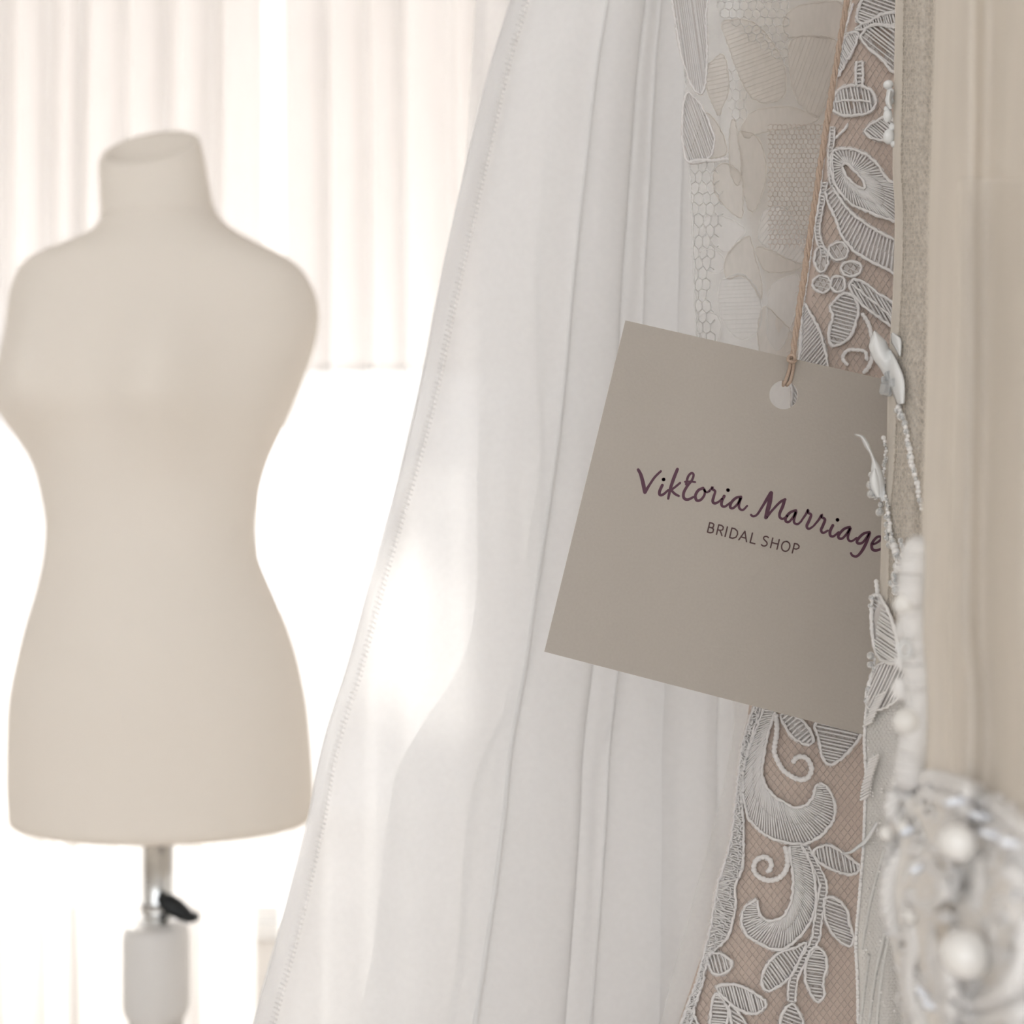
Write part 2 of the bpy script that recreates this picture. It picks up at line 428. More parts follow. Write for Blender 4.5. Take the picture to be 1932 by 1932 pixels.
def section(y, sx=1.0, sb=1.0, dz=0.0):
    l, r = smooth_tab(SL, y), smooth_tab(SR, y); bd = lerp(BD, y) * sb
    cx = (l + r) / 2; a = (r - l) / 2 * sx
    tilt = max(0, (430 - y) / 145) ** 1.3 * 0.66; roll = max(0, (430 - y) / 145) ** 1.3 * 0.13
    n = 2.0 + .35 * max(0, min(1, (y - 440) / 80)) * max(0, min(1, (900 - y) / 120)) 
    row = []
    for j in range(NC):
        th = 2 * math.pi * j / NC
        c, s = math.cos(th), math.sin(th)
        ux = math.copysign(abs(c) ** (2 / n), c); uy = math.copysign(abs(s) ** (2 / n), s)
        px = cx + a * ux; yy = -bd * uy
        p = P(px, y, DM)
        fr = max(0, uy)
        for bx, by, sxx, up, dn, am in ((95, 715, 78, 140, 125, .044), (345, 738, 80, 140, 130, .044)):
            g = math.exp(-((px - bx) / sxx) ** 2 - ((y - by) / (up if y < by else dn)) ** 2)
            yy -= am * g * fr ** .7
        # collar hollow and soft belly
        yy -= .012 * fr * math.exp(-((px - 300) / 150) ** 2 - ((y - 1210) / 140) ** 2)
        z = p.z + dz + tilt * (yy + .0) + roll * (p.x - P(cx, y, DM).x)
        row.append(Vector((p.x, DM + yy, z)))
    return row
for i in range(NR + 1):
    y = 286 + (1535 - 286) * i / NR
    rows.append(section(y))
rows += [section(1535, .992, .99, -.006), section(1535, .97, .965, -.011), section(1535, .90, .89, -.0145), section(1535, .5, .5, -.015), section(1535, .02, .02, -.015)]
top = [section(286, .965, .96, .005), section(286, .90, .89, .0075), section(286, .78, .76, .003), section(286, .55, .52, -.010), section(286, .25, .24, -.016), section(286, .02, .02, -.017)]
b = MB(); b.grid(rows, closed=True); b.build('torso', M['jersey'], form)
b = MB(); b.grid([rows[0]] + top, closed=True); b.build('neck_cap', M['jersey'], form, label='padded cream neck cap with a shallow dip')
# collar seam between neck and shoulders
b = MB(); seam = [p + Vector((0, 0, 0)) for p in section(408)]
b.tube([Vector((form.location.x, DM, p.z)) + (Vector((p.x, p.y, 0)) - Vector((form.location.x, DM, 0))) * 1.0 for p in seam], .0012, 6, closed=True)
b.build('collar_seam', M['jersey'], form)
PX = P(299, 0, DM).x
def zc(y): return P(0, y, DM).z
b = MB(); b.tube([(PX, DM, zc(1540)), (PX, DM, zc(1780))], .0205, 28); b.build('pole', M['steel'], form)
b = MB()
prof = [(1738, .020), (1742, .034), (1750, .0405), (1766, .0425), (1830, .0428), (1895, .0425), (1910, .040), (1920, .036), (1924, .030)]
SX = P(295, 0, DM).x
b.grid([[Vector((SX + r * math.cos(2 * math.pi * k / 36), DM + r * math.sin(2 * math.pi * k / 36), zc(y))) for k in range(36)] for y, r in prof], closed=True)
b.build('pole_sleeve', M['plastic'], form)
b = MB(); b.tube([(SX, DM, zc(1915)), (SX, DM, .10)], .034, 28); b.build('lower_pole', M['plastic'], form)
lev = [(300, 1690, .006), (315, 1702, .012), (330, 1712, .0125), (345, 1722, .0105), (358, 1730, .008), (374, 1729, .005)]
pts = spline([(a, c) for a, c, _ in lev], 4); n = len(pts)
b = MB(); b.tube([P(p.x, p.y, DM - .028 - .006 * i / n) for i, p in enumerate(pts)], [lerp([(l[0], l[2]) for l in lev], p.x) for p in pts], 12)
b.build('clamp_lever', M['black'], form, label='black clamp lever on the chrome pole')
b = MB(); b.tube([(PX, DM, zc(1700)), (PX, DM, zc(1722))], .0235, 24); b.build('clamp_collar', M['steel'], form)
for k in range(3):
    a = R(90 + 120 * k)
    b = MB(); pts = [Vector((SX, DM, .16)), Vector((SX + .10 * math.cos(a), DM + .10 * math.sin(a), .14)), Vector((SX + .25 * math.cos(a), DM + .25 * math.sin(a), .045)), Vector((SX + .30 * math.cos(a), DM + .30 * math.sin(a), .016))]
    b.tube(pts, [.02, .018, .015, .016], 10); b.build('leg', M['plastic'], form)

# ------------------------------------------------------------------ clothes rail (above the picture)
rail = empty('clothes_rail', (0.14, .4, 0), 'steel clothes rail from which the bridal gowns hang', 'clothes rail')
RZ = 1.80
b = MB(); b.tube([(0.14, -0.45, RZ), (0.14, 1.30, RZ)], .014, 16); b.build('rail', M['rail'], rail)
for y in (-.45, 1.30):
    b = MB(); b.tube([(0.14, y, .03), (0.14, y, RZ)], .014, 14); b.build('upright', M['rail'], rail)
    b = MB(); b.tube([(-.08, y, .018), (0.36, y, .018)], .017, 12); b.build('foot', M['rail'], rail)
def loops(parent, y, ztop, mat, xs):
    for x in xs:
        b = MB(); b.tube([(x, y, ztop), (0.14 + (x - .14) * .1, y, RZ - .016)], .0022, 6); b.build('hanging_loop', mat, parent)

# ------------------------------------------------------------------ white tulle gown
TL = [(-1250, 1240), (-600, 1120), (-250, 1032), (0, 962), (120, 925), (290, 884), (530, 830), (740, 790), (900, 752), (1080, 702), (1270, 652), (1360, 622), (1440, 600), (1530, 583), (1640, 557),
      (1790, 518), (1932, 478), (2600, 300), (4200, -60), (6400, -420)]
TR_ = [(-1250, 1330), (-600, 1430), (0, 1560), (1932, 1820), (4200, 2300), (6400, 2600)]
ZB = 0.06
def pybot(d, z): return 966 - (z - CAMZ) / d * F
def tulle_layer(parent, name, dbase, pleats, mat, loff=0.0, roff=0.0, seed=0, NS=520, top=-1250, wav=.004, name_label=None):
    rnd = random.Random(seed); ph = [rnd.uniform(0, 6.28) for _ in range(6)]
    ys = [top + (0 - top) * i / 8 for i in range(8)] + [1932 * i / 60 for i in range(61)] + [1932 + (pybot(dbase, ZB) - 1932) * (i / 12) for i in range(1, 13)]
    rows = []
    for y in ys:
        l, r = smooth_tab(TL, y) + loff(y) if callable(loff) else smooth_tab(TL, y) + loff, smooth_tab(TR_, y) + roff
        row = []
        for j in range(NS + 1):
            s = j / NS
            u = s; dd = wav * math.sin(s * 13 + ph[0] + y * .0004) + wav * .25 * math.sin(s * 31 + ph[1] - y * .0003) + .003 * math.sin(y * .0021 + s * 4 + ph[2])
            for (s0, wd, a, bb) in pleats:
                s1 = s0 + .006 * math.sin(y * .0016 + s0 * 40)
                q = (s - s1) / wd
                if abs(q) < 3:
                    g = math.exp(-q * q); u -= a * g * q; dd += bb * g
            # slight flutter of the free edge
            if s < .06: u += (1 - s / .06) * .003 * math.sin(y * .012 + ph[3])
            row.append(P(l + (r - l) * u, y, dbase + dd))
        rows.append(row)
    b = MB(); b.grid(rows); o = b.build(name, mat, parent)
    if name_label: o['label'] = name_label
    return rows
tg = empty('tulle_gown', (0.02, .455, ZB), 'white tulle gown with long soft pleats and a narrow stitched edge', 'gown')
#          position, width, overlap, depth
front_pl = [(.31, .014, .026, -.0015), (.43, .010, .020, .002), (.475, .007, .013, -.001), (.57, .016, .030, -.0015), (.66, .010, .018, .002), (.76, .02, .03, .002), (.88, .02, .03, -.002)]
back_pl = [(.15, .025, .050, .002), (.26, .014, .024, -.0015), (.38, .02, .036, .002), (.53, .014, .028, -.002), (.70, .02, .036, .002), (.82, .02, .03, .002)]
tulle_layer(tg, 'tulle_layer', .455, front_pl, M['tulle_front'], seed=1)
tulle_layer(tg, 'tulle_layer', .472, back_pl, M['tulle'], loff=lambda y: smooth_tab([(-1250, 20), (0, 40), (500, 70), (900, 150), (1215, 215), (1500, 150), (1932, 200), (4000, 200)], y), seed=2)
tulle_layer(tg, 'tulle_layer', .490, [(.2, .02, .044, .002), (.34, .02, .04, -.002), (.5, .02, .036, -.002), (.8, .03, .05, .002)], M['tulle'], loff=lambda y: smooth_tab([(-1250, 40), (0, 188), (480, 250), (950, 272), (1330, 320), (1932, 387), (4000, 500)], y), seed=5)
rows = []
for i in range(24):
    y = -700 + 1040 * i / 23; x0 = lerp([(-700, 1010), (0, 897), (340, 876)], y); x1 = smooth_tab(TL, y) + 60
    rows.append([P(x0 + (x1 - x0) * j / 8, y, .505 + .002 * math.sin(j + y * .003)) for j in range(9)])
b = MB(); b.grid(rows); b.build('veil_edge', M['veil'], tg)
# stitched edge band
rows = []
ys = [-400 + 2500 * i / 120 for i in range(121)]
for y in ys:
    l = smooth_tab(TL, y); wdt = 34 + 6 * math.sin(y * .004)
    rows.append([P(l - 1 + wdt * k / 4, y, .4515 + .001 * math.sin(y * .01 + k)) for k in range(5)])
b = MB(); b.grid(rows); b.build('edge_band', M['tulle_trim'], tg)
b = MB()
for y in range(-60, 1960, 9):
    l = smooth_tab(TL, y) + 30 + 5 * math.sin(y * .004)
    b.tube([P(l - 5, y - 2, .4495), P(l + 1, y + 1, .449), P(l + 6, y + 4, .4497)], .00022, 4)
b.build('stitching', M['tulle_trim'], tg, kind='stuff')
b = MB(); pts = [P(smooth_tab(TL, y) + 1.5, y, .4512) for y in range(-400, 2100, 16)]; b.tube(pts, .00035, 5); b.build('rolled_edge', M['tulle_trim'], tg)
loops(tg, .47, P(0, -1250, .455).z - .004, M['tulle_trim'], (.055, .09))

# ------------------------------------------------------------------ lace gown
LG = [(-1300, 1700), (-300, 1650), (0, 1608), (250, 1562), (480, 1530), (690, 1506), (1000, 1463), (1335, 1413), (1440, 1396), (1530, 1388), (1620, 1370), (1690, 1352), (1760, 1338),
      (1820, 1318), (1880, 1298), (1932, 1280), (2600, 1080), (4200, 800), (7600, 500)]
def D1(px, py):
    l = smooth_tab(LG, py); s = max(0.0, min(1.0, (px - l) / 260.0))
    return .372 + .016 * (1 - s) ** 3 + .004 * (s ** 2) + .0008 * math.sin(py * .011 + px * .013)
lg = empty('lace_gown', (P(1600, 0, .38).x, .38, ZB), 'nude lined gown with white embroidered lace scrolls and leaves behind the tag', 'gown')
ys = [-1100 + 1100 * i / 8 for i in range(8)] + [1932 * i / 90 for i in range(91)] + [1932 + (pybot(.376, ZB) - 1932) * i / 14 for i in range(1, 15)]
rows = []
for y in ys:
    l = smooth_tab(LG, y); r = l + 470 + max(0, y - 1932) * .25
    row = [P(l + 10, y, D1(l, y) + .022), P(l + 3, y, D1(l, y) + .010)]
    row += [P(l + (r - l) * j / 44, y, D1(l + (r - l) * j / 44, y)) for j in range(45)]
    rows.append(row)
b = MB(); b.grid(rows); b.build('lining', M['nude'], lg, label='nude beige lining of the lace gown')
PXM = .375 / F
def S1(px, py, off): return P(px, py, D1(px, py) - off)

def net(parent, region, Dfn, sp, ang1, ang2, r, mat, off, name='net', wob=.6, box=None):
    """diagonal net: two families of threads laid over the cloth inside a pixel region"""
    b = MB(); x0, y0, x1, y1 = box; rnd = random.Random(5)
    cx, cy = (x0 + x1) / 2, (y0 + y1) / 2; rad = math.hypot(x1 - x0, y1 - y0) / 2
    for ang in (ang1, ang2):
        ca, sa = math.cos(R(ang)), math.sin(R(ang))
        k = -rad
        while k < rad:
            run = []; t = -rad
            while t <= rad:
                q = t * .05
                x = cx + ca * t - sa * (k + wob * math.sin(q + k)); y = cy + sa * t + ca * (k + wob * math.sin(q + k))
                if x0 <= x <= x1 and y0 <= y <= y1 and region(x, y): run.append(P(x, y, Dfn(x, y) - off))
                else:
                    if len(run) > 1: b.tube(run, r, 3, caps=False)
                    run = []
                t += 14
            if len(run) > 1: b.tube(run, r, 3, caps=False)
            k += sp
    return b.build(name, mat, parent, kind='stuff')
net(lg, lambda x, y: x > smooth_tab(LG, y) + 6, D1, 10.5, 52, 128, .00009, M['net'], .0006, box=(1090, 1340, 1680, 2620))
net(lg, lambda x, y: x > smooth_tab(LG, y) + 6, D1, 10.5, 58, 122, .00010, M['net'], .0006, box=(1500, -660, 1760, 720))

OFF = .0011
def cord(b, pts, r, S=S1, off=OFF, closed=False, wob=1.25, rv=.32, sides=6, seed=None):
    rnd = random.Random(seed if seed is not None else int(pts[0].x * 7 + pts[0].y))
    out = []; rr = []
    for p in pts:
        out.append(S(p.x + rnd.uniform(-wob, wob), p.y + rnd.uniform(-wob, wob), off + rnd.uniform(0, .0002)))
        rr.append(r * PXM * rnd.uniform(1 - rv, 1 + rv))
    b.tube(out, rr, sides, closed=closed)

def leaf(parent, outline, ang, S=S1, sp=6.0, cr=2.9, tr=1.9, name='leaf_motif', vein=None, mat='lace', back='lace_back', arch=.0005, off=OFF, fill=True):
    o = spline(outline, 4.5, closed=True)
    b = MB()
    if fill:
        cx = sum(p.x for p in o) / len(o); cy = sum(p.y for p in o) / len(o); fr = random.Random(int(cx)); ex = cr * 1.5
        vs = []
        for p in o:
            q = Vector((p.x - cx, p.y - cy)); q = q.normalized() * (q.length + ex * fr.uniform(.7, 1.3)); vs.append(S(cx + q.x, cy + q.y, off * .45))
        b.add(vs, [tuple(range(len(vs)))])
    pr = b.build(name, M[back], parent) if fill else None
    t = MB(); ca, sa = math.cos(R(ang)), math.sin(R(ang))
    cx = sum(p.x for p in o) / len(o); cy = sum(p.y for p in o) / len(o)
    proj = [-(p.x - cx) * sa + (p.y - cy) * ca for p in o]
    k = min(proj) + sp * .5; rnd = random.Random(int(cx * 3 + cy))
    while k < max(proj):
        xs = []
        for i in range(len(o)):
            a, c = proj[i], proj[(i + 1) % len(o)]
            if (a > k) != (c > k):
                q = (k - a) / (c - a); pt = o[i].lerp(o[(i + 1) % len(o)], q)
                xs.append(((pt.x - cx) * ca + (pt.y - cy) * sa, pt))
        xs.sort(key=lambda e: e[0])
        for e0, e1 in zip(xs[::2], xs[1::2]):
            A, B = e0[1], e1[1]
            if (B - A).length < 3: continue
            n = max(3, int((B - A).length / 9)); pts = []
            jx, jy = rnd.uniform(-1, 1), rnd.uniform(-1, 1)
            for i in range(n + 1):
                p = A.lerp(B, i / n); h = math.sin(math.pi * i / n)
                pts.append(S(p.x + jx * h, p.y + jy * h, off * .7 + arch * h + rnd.uniform(0, .00018)))
            t.tube(pts, tr * PXM * rnd.uniform(.75, 1.25), 4, caps=False)
        k += sp * rnd.uniform(.8, 1.2)
    if pr is None: pr = t.build(name, M[mat], parent)
    else: t.build('stitch_threads', M[mat], pr)
    c = MB(); cord(c, o, cr, S, off + .0002, closed=True)
    if vein: cord(c, spline(vein, 4.5), cr * .8, S, off + .0006)
    c.build('outline_cord', M[mat], pr)
    return pr

def band(parent, ea, eb, S=S1, sp=5.5, cr=2.9, tr=1.8, name='scroll_motif', closed=False, mat='lace', back='lace_back', ridge=True, off=OFF):
    L = sum((Vector(a) - Vector(c)).length for a, c in zip(ea, ea[1:]))
    n = max(6, int(L / sp)); A = spline(ea, n=n, closed=closed); B = spline(eb, n=n, closed=closed)
    if closed: A.append(A[0]); B.append(B[0])
    b = MB(); fr = random.Random(3); rws = []
    for p, q in zip(A, B):
        dv = (p - q); dv = dv.normalized() if dv.length > .01 else Vector((0, 0))
        p2, q2 = p + dv * cr * 1.6 * fr.uniform(.6, 1.3), q - dv * cr * 1.2 * fr.uniform(.6, 1.3)
        rws.append([S(p2.x, p2.y, off * .45), S(*((p + q) / 2), off * .6), S(q2.x, q2.y, off * .45)])
    b.grid(rws)
    pr = b.build(name, M[back], parent)
    t = MB(); rnd = random.Random(int(A[0].x + A[0].y * 3))
    for p, q in zip(A, B):
        if (p - q).length < 3: continue
        for (f0, f1) in (((0.03, .49), (.51, .97)) if ridge and (p - q).length > 26 else ((0.02, .98),)):
            pts = []
            sl = rnd.uniform(-1.2, 1.2)
            for i in range(5):
                f = f0 + (f1 - f0) * i / 4; pt = p.lerp(q, f)
                pts.append(S(pt.x + sl * (i - 2) * .3, pt.y + sl * (i - 2) * .4, off * .7 + .0006 * math.sin(math.pi * i / 4) + rnd.uniform(0, .00015)))
            t.tube(pts, tr * PXM * rnd.uniform(.8, 1.2), 4, caps=False)
    t.build('stitch_threads', M[mat], pr)
    c = MB()
    cord(c, spline(ea, 4.5, closed), cr, S, off + .0002, closed=closed); cord(c, spline(eb, 4.5, closed), cr, S, off + .0002, closed=closed)
    c.build('outline_cord', M[mat], pr)
    return pr

def curl(parent, pts, r=5.5, S=S1, name='curl_motif', mat='lace', off=OFF, bump=8.5, amp=.30):
    p = spline(pts, 2.2); b = MB(); rnd = random.Random(int(pts[0][0])); out = []; rr = []
    for i, q in enumerate(p):
        out.append(S(q.x + rnd.uniform(-.4, .4), q.y + rnd.uniform(-.4, .4), off + r * PXM * .4))
        e_ = min(i, len(p) - 1 - i) * 2.2 / r
        rr.append(r * PXM * (1.02 - amp + amp * abs(math.sin(i * 2.2 * math.pi / bump)) + (rnd.uniform(-.05, .05) if amp > .1 else 0)) * (math.sqrt(max(.02, 1 - (1 - e_) ** 2)) if e_ < 1 else 1))
    b.tube(out, rr, 8)
    return b.build(name, M[mat], parent)

# --- lower half, beneath the tag
band(lg, [(1442, 1335), (1422, 1389), (1409, 1428), (1402, 1486), (1411, 1538), (1432, 1565), (1457, 1582), (1488, 1590), (1525, 1590), (1556, 1569), (1573, 1544), (1574, 1513), (1560, 1486), (1546, 1478)],
         [(1464, 1338), (1455, 1368), (1445, 1403), (1438, 1455), (1444, 1480), (1456, 1498), (1474, 1511), (1498, 1523), (1520, 1519), (1531, 1508), (1536, 1498), (1537, 1490), (1539, 1484), (1545, 1479)], sp=6)
curl(lg, [(1464, 1345), (1466, 1379), (1461, 1416), (1469, 1439), (1482, 1457), (1505, 1470), (1523, 1468), (1531, 1453), (1527, 1437), (1515, 1428), (1502, 1430), (1495, 1441)])
band(lg, [(1472, 1350), (1484, 1375), (1500, 1394), (1515, 1402), (1527, 1406)], [(1484, 1342), (1511, 1358), (1525, 1372), (1533, 1388), (1534, 1400)], sp=7, tr=2.2, name='leaf_motif')
leaf(lg, [(1543, 1362), (1545, 1395), (1552, 1428), (1567, 1443), (1585, 1433), (1606, 1412), (1622, 1391), (1622, 1365)], 12, sp=6.5)
band(lg, [(1511, 1592), (1527, 1622), (1536, 1653), (1539, 1688), (1536, 1717), (1527, 1742), (1507, 1769), (1482, 1788), (1457, 1790), (1432, 1779), (1409, 1763), (1399, 1740), (1403, 1717), (1416, 1702), (1428, 1697)],
         [(1490, 1594), (1492, 1622), (1496, 1650), (1496, 1675), (1494, 1695), (1488, 1713), (1478, 1728), (1466, 1735), (1453, 1737), (1443, 1734), (1436, 1728), (1432, 1719), (1430, 1711), (1429, 1704), (1429, 1699)], sp=6)
curl(lg, [(1480, 1595), (1486, 1620), (1482, 1643), (1469, 1657), (1449, 1661), (1429, 1652), (1422, 1637), (1428, 1622), (1444, 1617), (1455, 1627), (1452, 1641), (1445, 1645)])
leaf(lg, [(1534, 1608), (1548, 1597), (1567, 1595), (1592, 1610), (1616, 1628), (1621, 1641), (1610, 1649), (1594, 1649), (1573, 1641), (1548, 1628)], 80)
leaf(lg, [(1554, 1701), (1565, 1692), (1585, 1701), (1598, 1719), (1602, 1740), (1610, 1767), (1606, 1784), (1589, 1779), (1573, 1763), (1558, 1738)], 20)
leaf(lg, [(1521, 1779), (1498, 1788), (1467, 1800), (1447, 1821), (1437, 1846), (1442, 1866), (1457, 1868), (1478, 1854), (1496, 1835), (1507, 1813)], 55)
leaf(lg, [(1532, 1790), (1546, 1788), (1558, 1804), (1560, 1825), (1554, 1850), (1554, 1882), (1540, 1889), (1527, 1870), (1519, 1844), (1521, 1815)], 8)
leaf(lg, [(1351, 1864), (1370, 1857), (1395, 1860), (1422, 1873), (1445, 1891), (1436, 1908), (1416, 1912), (1393, 1904), (1370, 1885)], 75, sp=5)
leaf(lg, [(1335, 1806), (1349, 1798), (1366, 1802), (1382, 1817), (1374, 1831), (1358, 1839), (1341, 1831)], 75)
leaf(lg, [(1494, 1893), (1507, 1908), (1516, 1935), (1510, 1970), (1490, 1990), (1473, 1960), (1471, 1932), (1478, 1908)], 20)
leaf(lg, [(1349, 1875), (1341, 1912), (1339, 1945), (1352, 1975), (1368, 1945), (1374, 1912), (1366, 1889)], 5)
leaf(lg, [(1291, 1914), (1300, 1903), (1310, 1918), (1320, 1945), (1314, 1975), (1290, 1980), (1284, 1945)], 40)
leaf(lg, [(1378, 1895), (1396, 1915), (1410, 1940), (1404, 1965), (1386, 1950), (1378, 1920)], 30)
st = [(1517, 1594), (1530, 1618), (1543, 1643), (1552, 1668), (1548, 1701), (1542, 1736), (1538, 1767), (1525, 1794), (1509, 1819), (1496, 1850), (1492, 1888)]
band(lg, [(x - 6, y) for x, y in st], [(x + 8, y + 2) for x, y in st], sp=7, cr=2.2, name='stem_motif', ridge=False)
# dense outer border
bl = [(1424, 1330), (1405, 1390), (1395, 1450), (1390, 1500), (1380, 1580), (1367, 1630), (1354, 1670), (1346, 1720), (1336, 1770), (1328, 1800), (1316, 1850), (1300, 1890), (1284, 1940)]
br = [(1436, 1335), (1417, 1395), (1404, 1450), (1400, 1500), (1403, 1560), (1403, 1610), (1400, 1640), (1388, 1672), (1387, 1715), (1374, 1765), (1352, 1790), (1336, 1808), (1326, 1852), (1314, 1890), (1302, 1940)]
band(lg, bl, br, sp=4.5, tr=1.7, name='border_trim', ridge=False)
c = MB(); rnd = random.Random(4)
A = spline(bl, n=70); B = spline(br, n=70)
for i in range(69):
    for _ in range(3):
        f, g = rnd.random(), rnd.random()
        p = A[i].lerp(B[i], f); q = A[i + 1].lerp(B[i + 1], g)
        mid = (p + q) / 2 + Vector((rnd.uniform(-5, 5), rnd.uniform(-4, 4)))
        c.tube([S1(p.x, p.y, .0012), S1(mid.x, mid.y, .0022), S1(q.x, q.y, .0013)], 1.7 * PXM, 4, caps=False)
c.build('loop_stitching', M['lace'], lg, kind='stuff')

# --- upper half, right of the twine
leaf(lg, [(1618, 40), (1622, 12), (1640, -10), (1700, -12), (1705, 22), (1668, 26), (1640, 40)], 20)
leaf(lg, [(1613, 57), (1625, 47), (1645, 38), (1662, 28), (1692, 25), (1700, 44), (1670, 47), (1648, 46), (1630, 55)], 75, sp=5)
leaf(lg, [(1624, 72), (1634, 55), (1650, 47), (1672, 50), (1700, 60), (1702, 120), (1686, 136), (1664, 112), (1640, 92)], 38, sp=7.5, tr=2.0)
leaf(lg, [(1597, 66), (1620, 62), (1614, 84), (1600, 112), (1583, 142), (1574, 135), (1586, 95)], 60, sp=4, tr=2.0, name='knitted_motif')
band(lg, [(1616, 118), (1615, 140), (1616, 162)], [(1628, 116), (1628, 140), (1627, 162)], sp=6, tr=2.2, name='bar_motif', ridge=False)
leaf(lg, [(1572, 185), (1584, 170), (1600, 162), (1620, 161), (1640, 168), (1652, 184), (1650, 203), (1634, 214), (1611, 218), (1590, 217), (1572, 208)], 80, sp=6.5, vein=[(1575, 192), (1600, 189), (1625, 190), (1645, 194)])
leaf(lg, [(1631, 248), (1640, 236), (1654, 228), (1676, 220), (1690, 235), (1688, 262), (1658, 264), (1640, 258)], 40, sp=5)
curl(lg, [(1576, 262), (1586, 252), (1594, 244), (1600, 232)], 3.2)
band(lg, [(1569, 325), (1568, 300), (1576, 283), (1600, 281), (1625, 287), (1650, 305), (1672, 335), (1700, 362), (1702, 415), (1672, 412), (1645, 402), (1605, 384), (1580, 355)],
         [(1590, 318), (1590, 312), (1594, 308), (1600, 310), (1606, 316), (1616, 326), (1626, 338), (1632, 350), (1630, 357), (1622, 354), (1612, 348), (1602, 338), (1594, 328)], sp=6.5, name='petal_motif', closed=True)
band(lg, [(1571, 352), (1594, 388), (1610, 404), (1626, 417), (1656, 436), (1705, 462)], [(1556, 362), (1566, 390), (1577, 413), (1591, 449), (1623, 482), (1705, 524)], sp=6.5)
for (x, y, rx, ry, an) in ((1582, 474, 18, 17, 0), (1606, 507, 19, 14, .3), (1581, 536, 14, 15, 0), (1551, 536, 17, 16, 0), (1550, 489, 13, 24, .2)):
    ring = [(x + rx * math.cos(k * math.pi / 5 + an), y + ry * math.sin(k * math.pi / 5 + an)) for k in range(10)]
    leaf(lg, ring, random.uniform(0, 180), sp=9, tr=1.1, cr=2.6, name='flower_petal')
leaf(lg, [(1602, 540), (1612, 528), (1632, 534), (1660, 556), (1700, 585), (1700, 628), (1668, 606), (1640, 585), (1618, 566)], 60, vein=[(1608, 537), (1640, 563), (1690, 605)])
leaf(lg, [(1588, 556), (1606, 556), (1620, 580), (1614, 610), (1600, 640), (1570, 652), (1564, 625), (1572, 596), (1566, 580)], 15, sp=7, tr=2.0)
leaf(lg, [(1516, 575), (1530, 594), (1548, 628), (1561, 690), (1545, 715), (1509, 712), (1512, 640)], 130, sp=5.5, tr=1.8)
curl(lg, [(1600, 690), (1590, 676), (1598, 662), (1615, 660), (1632, 664), (1636, 682)], 4)
curl(lg, [(1625, 590), (1638, 610), (1645, 640), (1646, 668), (1640, 690), (1628, 705)], 4.5)
for pts, wd in (([(1556, 345), (1548, 395), (1543, 440), (1556, 484)], 9), ([(1571, 240), (1567, 300), (1570, 350)], 8)):
    band(lg, [(x - wd * .5, y) for x, y in pts], [(x + wd * .5, y) for x, y in pts], sp=6, cr=2.0, tr=1.6, name='chain_motif', ridge=False)
curl(lg, [(1610, 5), (1600, 40), (1590, 70), (1578, 130), (1566, 180), (1560, 250), (1553, 310), (1546, 370), (1536, 430), (1524, 520), (1512, 600), (1508, 690)], 2.5, name='edge_cord')
# partly hidden by the tag: still the same gown
leaf(lg, [(1480, 800), (1520, 780), (1570, 800), (1590, 860), (1540, 880), (1495, 850)], 30)
leaf(lg, [(1496, 740), (1492, 726), (1500, 720), (1520, 745), (1510, 775), (1494, 768)], 60, sp=5)

# --- sheer floral panel on the left of the lace gown
def D2(px, py): return .396 + .006 * math.sin(px * .008 + 1) + .002 * math.sin(py * .009)
def S2(px, py, off): return P(px, py, D2(px, py) - off)
PL = [(-700, 1300), (0, 1284), (110, 1290), (300, 1300), (420, 1306), (560, 1311), (690, 1318), (900, 1340), (1335, 1385), (1480, 1366), (1700, 1308), (1932, 1246), (2400, 1150)]
rows = []
for i in range(70):
    y = -700 + 3100 * i / 69; l = smooth_tab(PL, y); r = smooth_tab(LG, y) + 60
    rows.append([P(l + (r - l) * j / 16, y, D2(l + (r - l) * j / 16, y) + .004 + .006 * (j / 16) ** 2) for j in range(17)])
b = MB(); b.grid(rows); b.build('sheer_panel', M['panel'], lg, label='sheer net side panel of the lace gown')
rows = []
for i in range(50):
    y = -700 + 1390 * i / 49; l = lerp([(-700, 1420), (0, 1400), (250, 1392), (420, 1412), (520, 1440), (700, 1470)], y); r = smooth_tab(LG, y) + 50
    rows.append([P(l + (r - l) * j / 10, y, D2(l + (r - l) * j / 10, y) + .0075 + .006 * (j / 10) ** 2) for j in range(11)])
b = MB(); b.grid(rows); b.build('panel_backing', M['panel_back'], lg)
def petal(outline, mat='petal_sheer', off=0.0, rib=None, name='sheer_petal'):
    (x0, y0), (x1, y1) = rib if rib else ((outline[0][0], outline[0][1]), (outline[len(outline) // 2][0], outline[len(outline) // 2][1]))
    ang = math.degrees(math.atan2(y1 - y0, x1 - x0)) + (90 if rib else 20)
    return leaf(lg, outline, ang, S=S2, sp=8 if rib else 900, cr=.9, tr=.5, name=name, mat=mat, back=mat, arch=.0004, off=.0007 + off)
petal([(1362, 44), (1390, 36), (1420, 42), (1450, 70), (1472, 105), (1482, 140), (1480, 178), (1455, 193), (1425, 188), (1405, 165), (1388, 125), (1372, 80)], rib=((1440, 70), (1480, 180)))
petal([(1352, 108), (1366, 104), (1374, 140), (1374, 175), (1362, 205), (1356, 218), (1344, 195), (1332, 160), (1334, 128)], rib=((1332, 130), (1350, 210)))
petal([(1480, 35), (1500, 15), (1540, 5), (1590, 8), (1590, 60), (1560, 72), (1520, 68), (1488, 70), (1480, 55)])
petal([(1492, 78), (1530, 68), (1580, 80), (1570, 150), (1548, 215), (1530, 215), (1500, 180), (1490, 130)], off=.0008, rib=((1520, 70), (1575, 90)))
petal([(1400, 240), (1420, 212), (1460, 202), (1500, 204), (1545, 222), (1520, 236), (1470, 245), (1430, 252), (1405, 260)])
